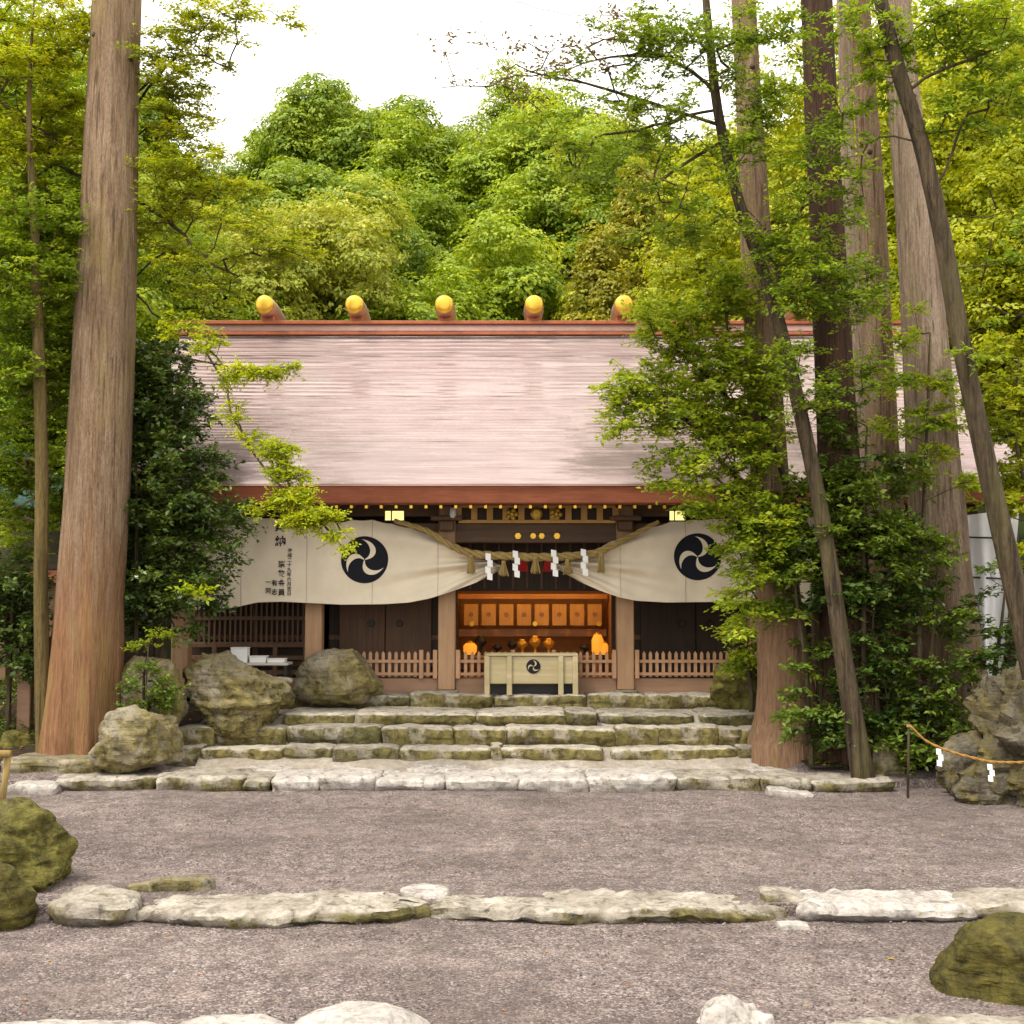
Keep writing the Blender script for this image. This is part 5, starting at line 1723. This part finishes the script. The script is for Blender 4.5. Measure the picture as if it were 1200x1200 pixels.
# leaflet table at the left bay
tx0, tx1, td = PX(268, 25.8), PX(338, 25.8), 25.8
tzz = PZ(777, td)
tb_ = thing("leaflet_table", "dark low table between boulders in front of left bay", "table", ((tx0 + tx1) / 2, td + .3, -.05))
MB().box((tx0, td, tzz - .05), (tx1, td + .6, tzz), .008).build("table_top", M['plaster'], tb_)
for x in (tx0 + .05, tx1 - .05):
    for y in (td + .05, td + .55):
        MB().box((x - .03, y - .03, -.12), (x + .03, y + .03, tzz - .053)).build("leg", M['black'], tb_)
for px0, px1, top, lab in ((271, 290, 760, "upright white box at the left end of the table"), (293, 312, 770, "low white box in the middle of the table"), (314, 334, 773, "flat paper stack at the right end of the table")):
    a, b = PX(px0, td + .1), PX(px1, td + .1)
    mb = MB().box((a, td + .12, tzz + .001), (b, td + .42, PZ(top, td + .1)), .008).box((a - .01, td + .11, PZ(top, td + .1) + .001), (b + .01, td + .43, PZ(top, td + .1) + .02), .004)
    tag(mb.build("paper_box", M['paper'], None, ((a + b) / 2, td + .27, tzz)), lab, "box", "things on the leaflet table")

# white cloth at the right end of the porch
X = np.zeros((30, 26, 3))
for i in range(30):
    for j in range(26):
        u, v = j / 25, i / 29
        xl, xr = 1130 + 18 * v, 1194 - 26 * v
        yy_ = (596 + 8 * (1 - u)) * (1 - v) + 806 * v
        p = P(xl + (xr - xl) * u, yy_, 24.9)
        p[1] += .07 * math.sin(u * 9 + v * 2) + .05 * math.sin(u * 17) + .04 * math.sin(v * 11 + u * 3)
        X[i, j] = p
wc = thing("white_cloth", "white hanging cloth behind the leaning tree at right edge", "cloth", P(1160, 806, 24.9))
MB().grid(X).build("cloth_sheet", M['whitecloth'], wc, smooth=True)
for y in (629, 676):
    a, b = P(1131, y, 24.84), P(1190, y + 3, 24.84)
    MB().tube(np.linspace(a, b, 12) + np.c_[np.zeros(12), .06 * np.sin(np.linspace(0, 9, 12)), np.zeros(12)], .02, 6).build("seam_cord", M['black'], wc)
MB().tube([P(1131, 600, 24.95), P(1131, 560, 24.95)], .015, 6).build("hanging_cord", M['straw'], wc)
MB().tube([P(1192, 596, 24.95), P(1192, 500, 24.95)], .04, 8).build("pole", M['brownwood'], wc)

# side building at the far left
pv = thing("side_building", "low side building with copper eave at the far left", "building", P(20, 800, 31))
d = 31.0
MB().box((PX(-160, d), d + .6, -.1), (PX(120, d), d + 5, PZ(660, d)), .01).build("wall", M['plaster'], pv)
MB().box((PX(-180, d), d - .9, PZ(684, d - .9)), (PX(142, d), d - .5, PZ(668, d - .9)), .01).build("eave_board", M['copper'], pv)
RX = np.array([[(x, d - .95 + 4.5 * t, PZ(667, d - .9) + 2.6 * (t - .12 * math.sin(math.pi * t))) for x in np.linspace(PX(-190, d), PX(150, d) - .25 * t, 8)] for t in np.linspace(0, 1, 10)])
MB().grid(RX).build("roof", M['roof'], pv)
for q in (4, 62, 108, -70):
    x = PX(q, d)
    MB().box((x - .1, d, -.1), (x + .1, d + .2, PZ(676, d)), .01).build("post", M['column'], pv)
MB().box((PX(-160, d), d + .25, .0), (PX(120, d), d + .35, .75), .01).build("front_board", M['plinth'], pv)
MB().box((PX(-30, d), d + .5, .76), (PX(55, d), d + .597, 1.9)).build("opening_shade", M['dark'], pv)  # dark slab painted as the shade inside an opening; none is cut
vp, vt = resample([P(-40, 540, 26.5), P(0, 568, 26.5), P(20, 586, 26.5), P(45, 602, 26.5)], .15)
roofl = thing("gatehouse_roof", "green copper roof edge sloping in from the left edge", "roof", P(-30, 690, 26.6))
MB().tube(vp, [.16] * len(vp), 10).build("roof_edge", M['verdigris'], roofl, smooth=True)
MB().tube(vp + np.array([0, .05, -.22]), [.10] * len(vp), 8).build("edge_board", M['brownwood'], roofl, smooth=True)
sh = np.array([[q + np.array([-.2 * s_, 2.2 * s_, .9 * s_]) for q in vp] for s_ in np.linspace(0, 1, 5)])
MB().grid(sh).build("roof_sheet", M['verdigris'], roofl, smooth=True)
MB().box(P(-45, 830, 26.9) - np.array([.12, 0, .3]), P(-35, 560, 27.1)).build("post", M['brownwood'], roofl)
# signpost by the left cedar
x = PX(33, 24.6)
so = thing("wooden_post", "square brown wooden post left of the huge cedar", "post", (x, 24.6, -.7))
MB().box((x - .13, 24.5, -.8), (x + .13, 24.7, PZ(766, 24.6)), .015).build("shaft", M['plinth'], so)
MB().box((x - .16, 24.47, PZ(766, 24.6) + .002), (x + .16, 24.73, PZ(766, 24.6) + .05), .01).build("cap", M['brownwood'], so)
# bamboo-yellow barrier foot at the left edge
bp = thing("bamboo_barrier", "yellow bamboo barrier frame cut off by the left edge", "barrier", P(-10, 945, 18.5))
MB().tube([P(2, 945, 18.5), P(10, 882, 18.5)], .045, 10).build("leg", M['straw'], bp, smooth=True)
MB().tube([P(-60, 945, 18.5), P(-40, 884, 18.5)], .045, 10).build("leg", M['straw'], bp, smooth=True)
MB().tube([P(-70, 884, 18.48), P(12, 883, 18.42)], .05, 10).build("rail", M['straw'], bp, smooth=True)

# thin straw rope with paper by the right crag
cp_, ct_ = resample([P(1066, 850, 19.6), P(1085, 868, 19.6), P(1112, 880, 19.5), P(1140, 888, 19.4), P(1165, 893, 19.35), P(1215, 893, 19.4), P(1260, 890, 19.5)], .05)
cr_ = thing("straw_cord", "thin orange straw cord strung before the right crag", "rope", P(1112, 885, 19.5))
mb = MB()
for ph in (0, math.pi):
    a = np.arange(len(cp_)) * .05 * 22 + ph
    mb.tube(cp_ + np.c_[np.zeros(len(a)), np.cos(a), np.sin(a)] * .011, .014, 6)
M['cordstraw'] = m_plain("cord_straw", (.36, .20, .05), .8, .2, 0, .3, 20)
mb.build("cord_strands", M['cordstraw'], cr_, smooth=True)
for i, (q, y) in enumerate(((1101, 877), (1161, 895))):
    p = P(q, y, 19.33)
    mb = MB()
    for k_ in range(3):
        xo = (-.012, .016, -.01)[k_]; zt = p[2] - k_ * .085; yv = p[1] - .006 * k_
        mb.add([(p[0] + xo - .04, yv, zt), (p[0] + xo + .035, yv, zt - .01), (p[0] + xo + .035, yv - .01, zt - .1), (p[0] + xo - .04, yv - .01, zt - .09),
                (p[0] + xo - .04, yv + .003, zt), (p[0] + xo + .035, yv + .003, zt - .01), (p[0] + xo + .035, yv - .007, zt - .1), (p[0] + xo - .04, yv - .007, zt - .09)],
               [(0, 1, 2, 3), (7, 6, 5, 4), (0, 4, 5, 1), (1, 5, 6, 2), (2, 6, 7, 3), (3, 7, 4, 0)])
    tag(mb.build("paper_streamer", M['paper'], None, tuple(p)), ["small white paper streamer on thin cord beside the shrubs", "small white paper streamer on thin cord before the crag"][i], "paper streamer", "paper streamers on the crag cord")
ps = thing("cord_post", "thin dark wooden stake holding the straw cord", "stake", P(1064, 930, 19.7))
MB().tube([P(1064, 935, 19.7), P(1065, 846, 19.7)], [.022, .018], 8).build("shaft", M['bark'], ps, smooth=True)
MB().lathe([(.036, 0), (.036, .04)], P(1065, 852, 19.7), 10).build("cord_wrap", M['straw'], ps)

for root, _ in KINDS.values():
    if root not in used:
        for ch in list(root.children): bpy.data.objects.remove(ch)
        bpy.data.objects.remove(root)
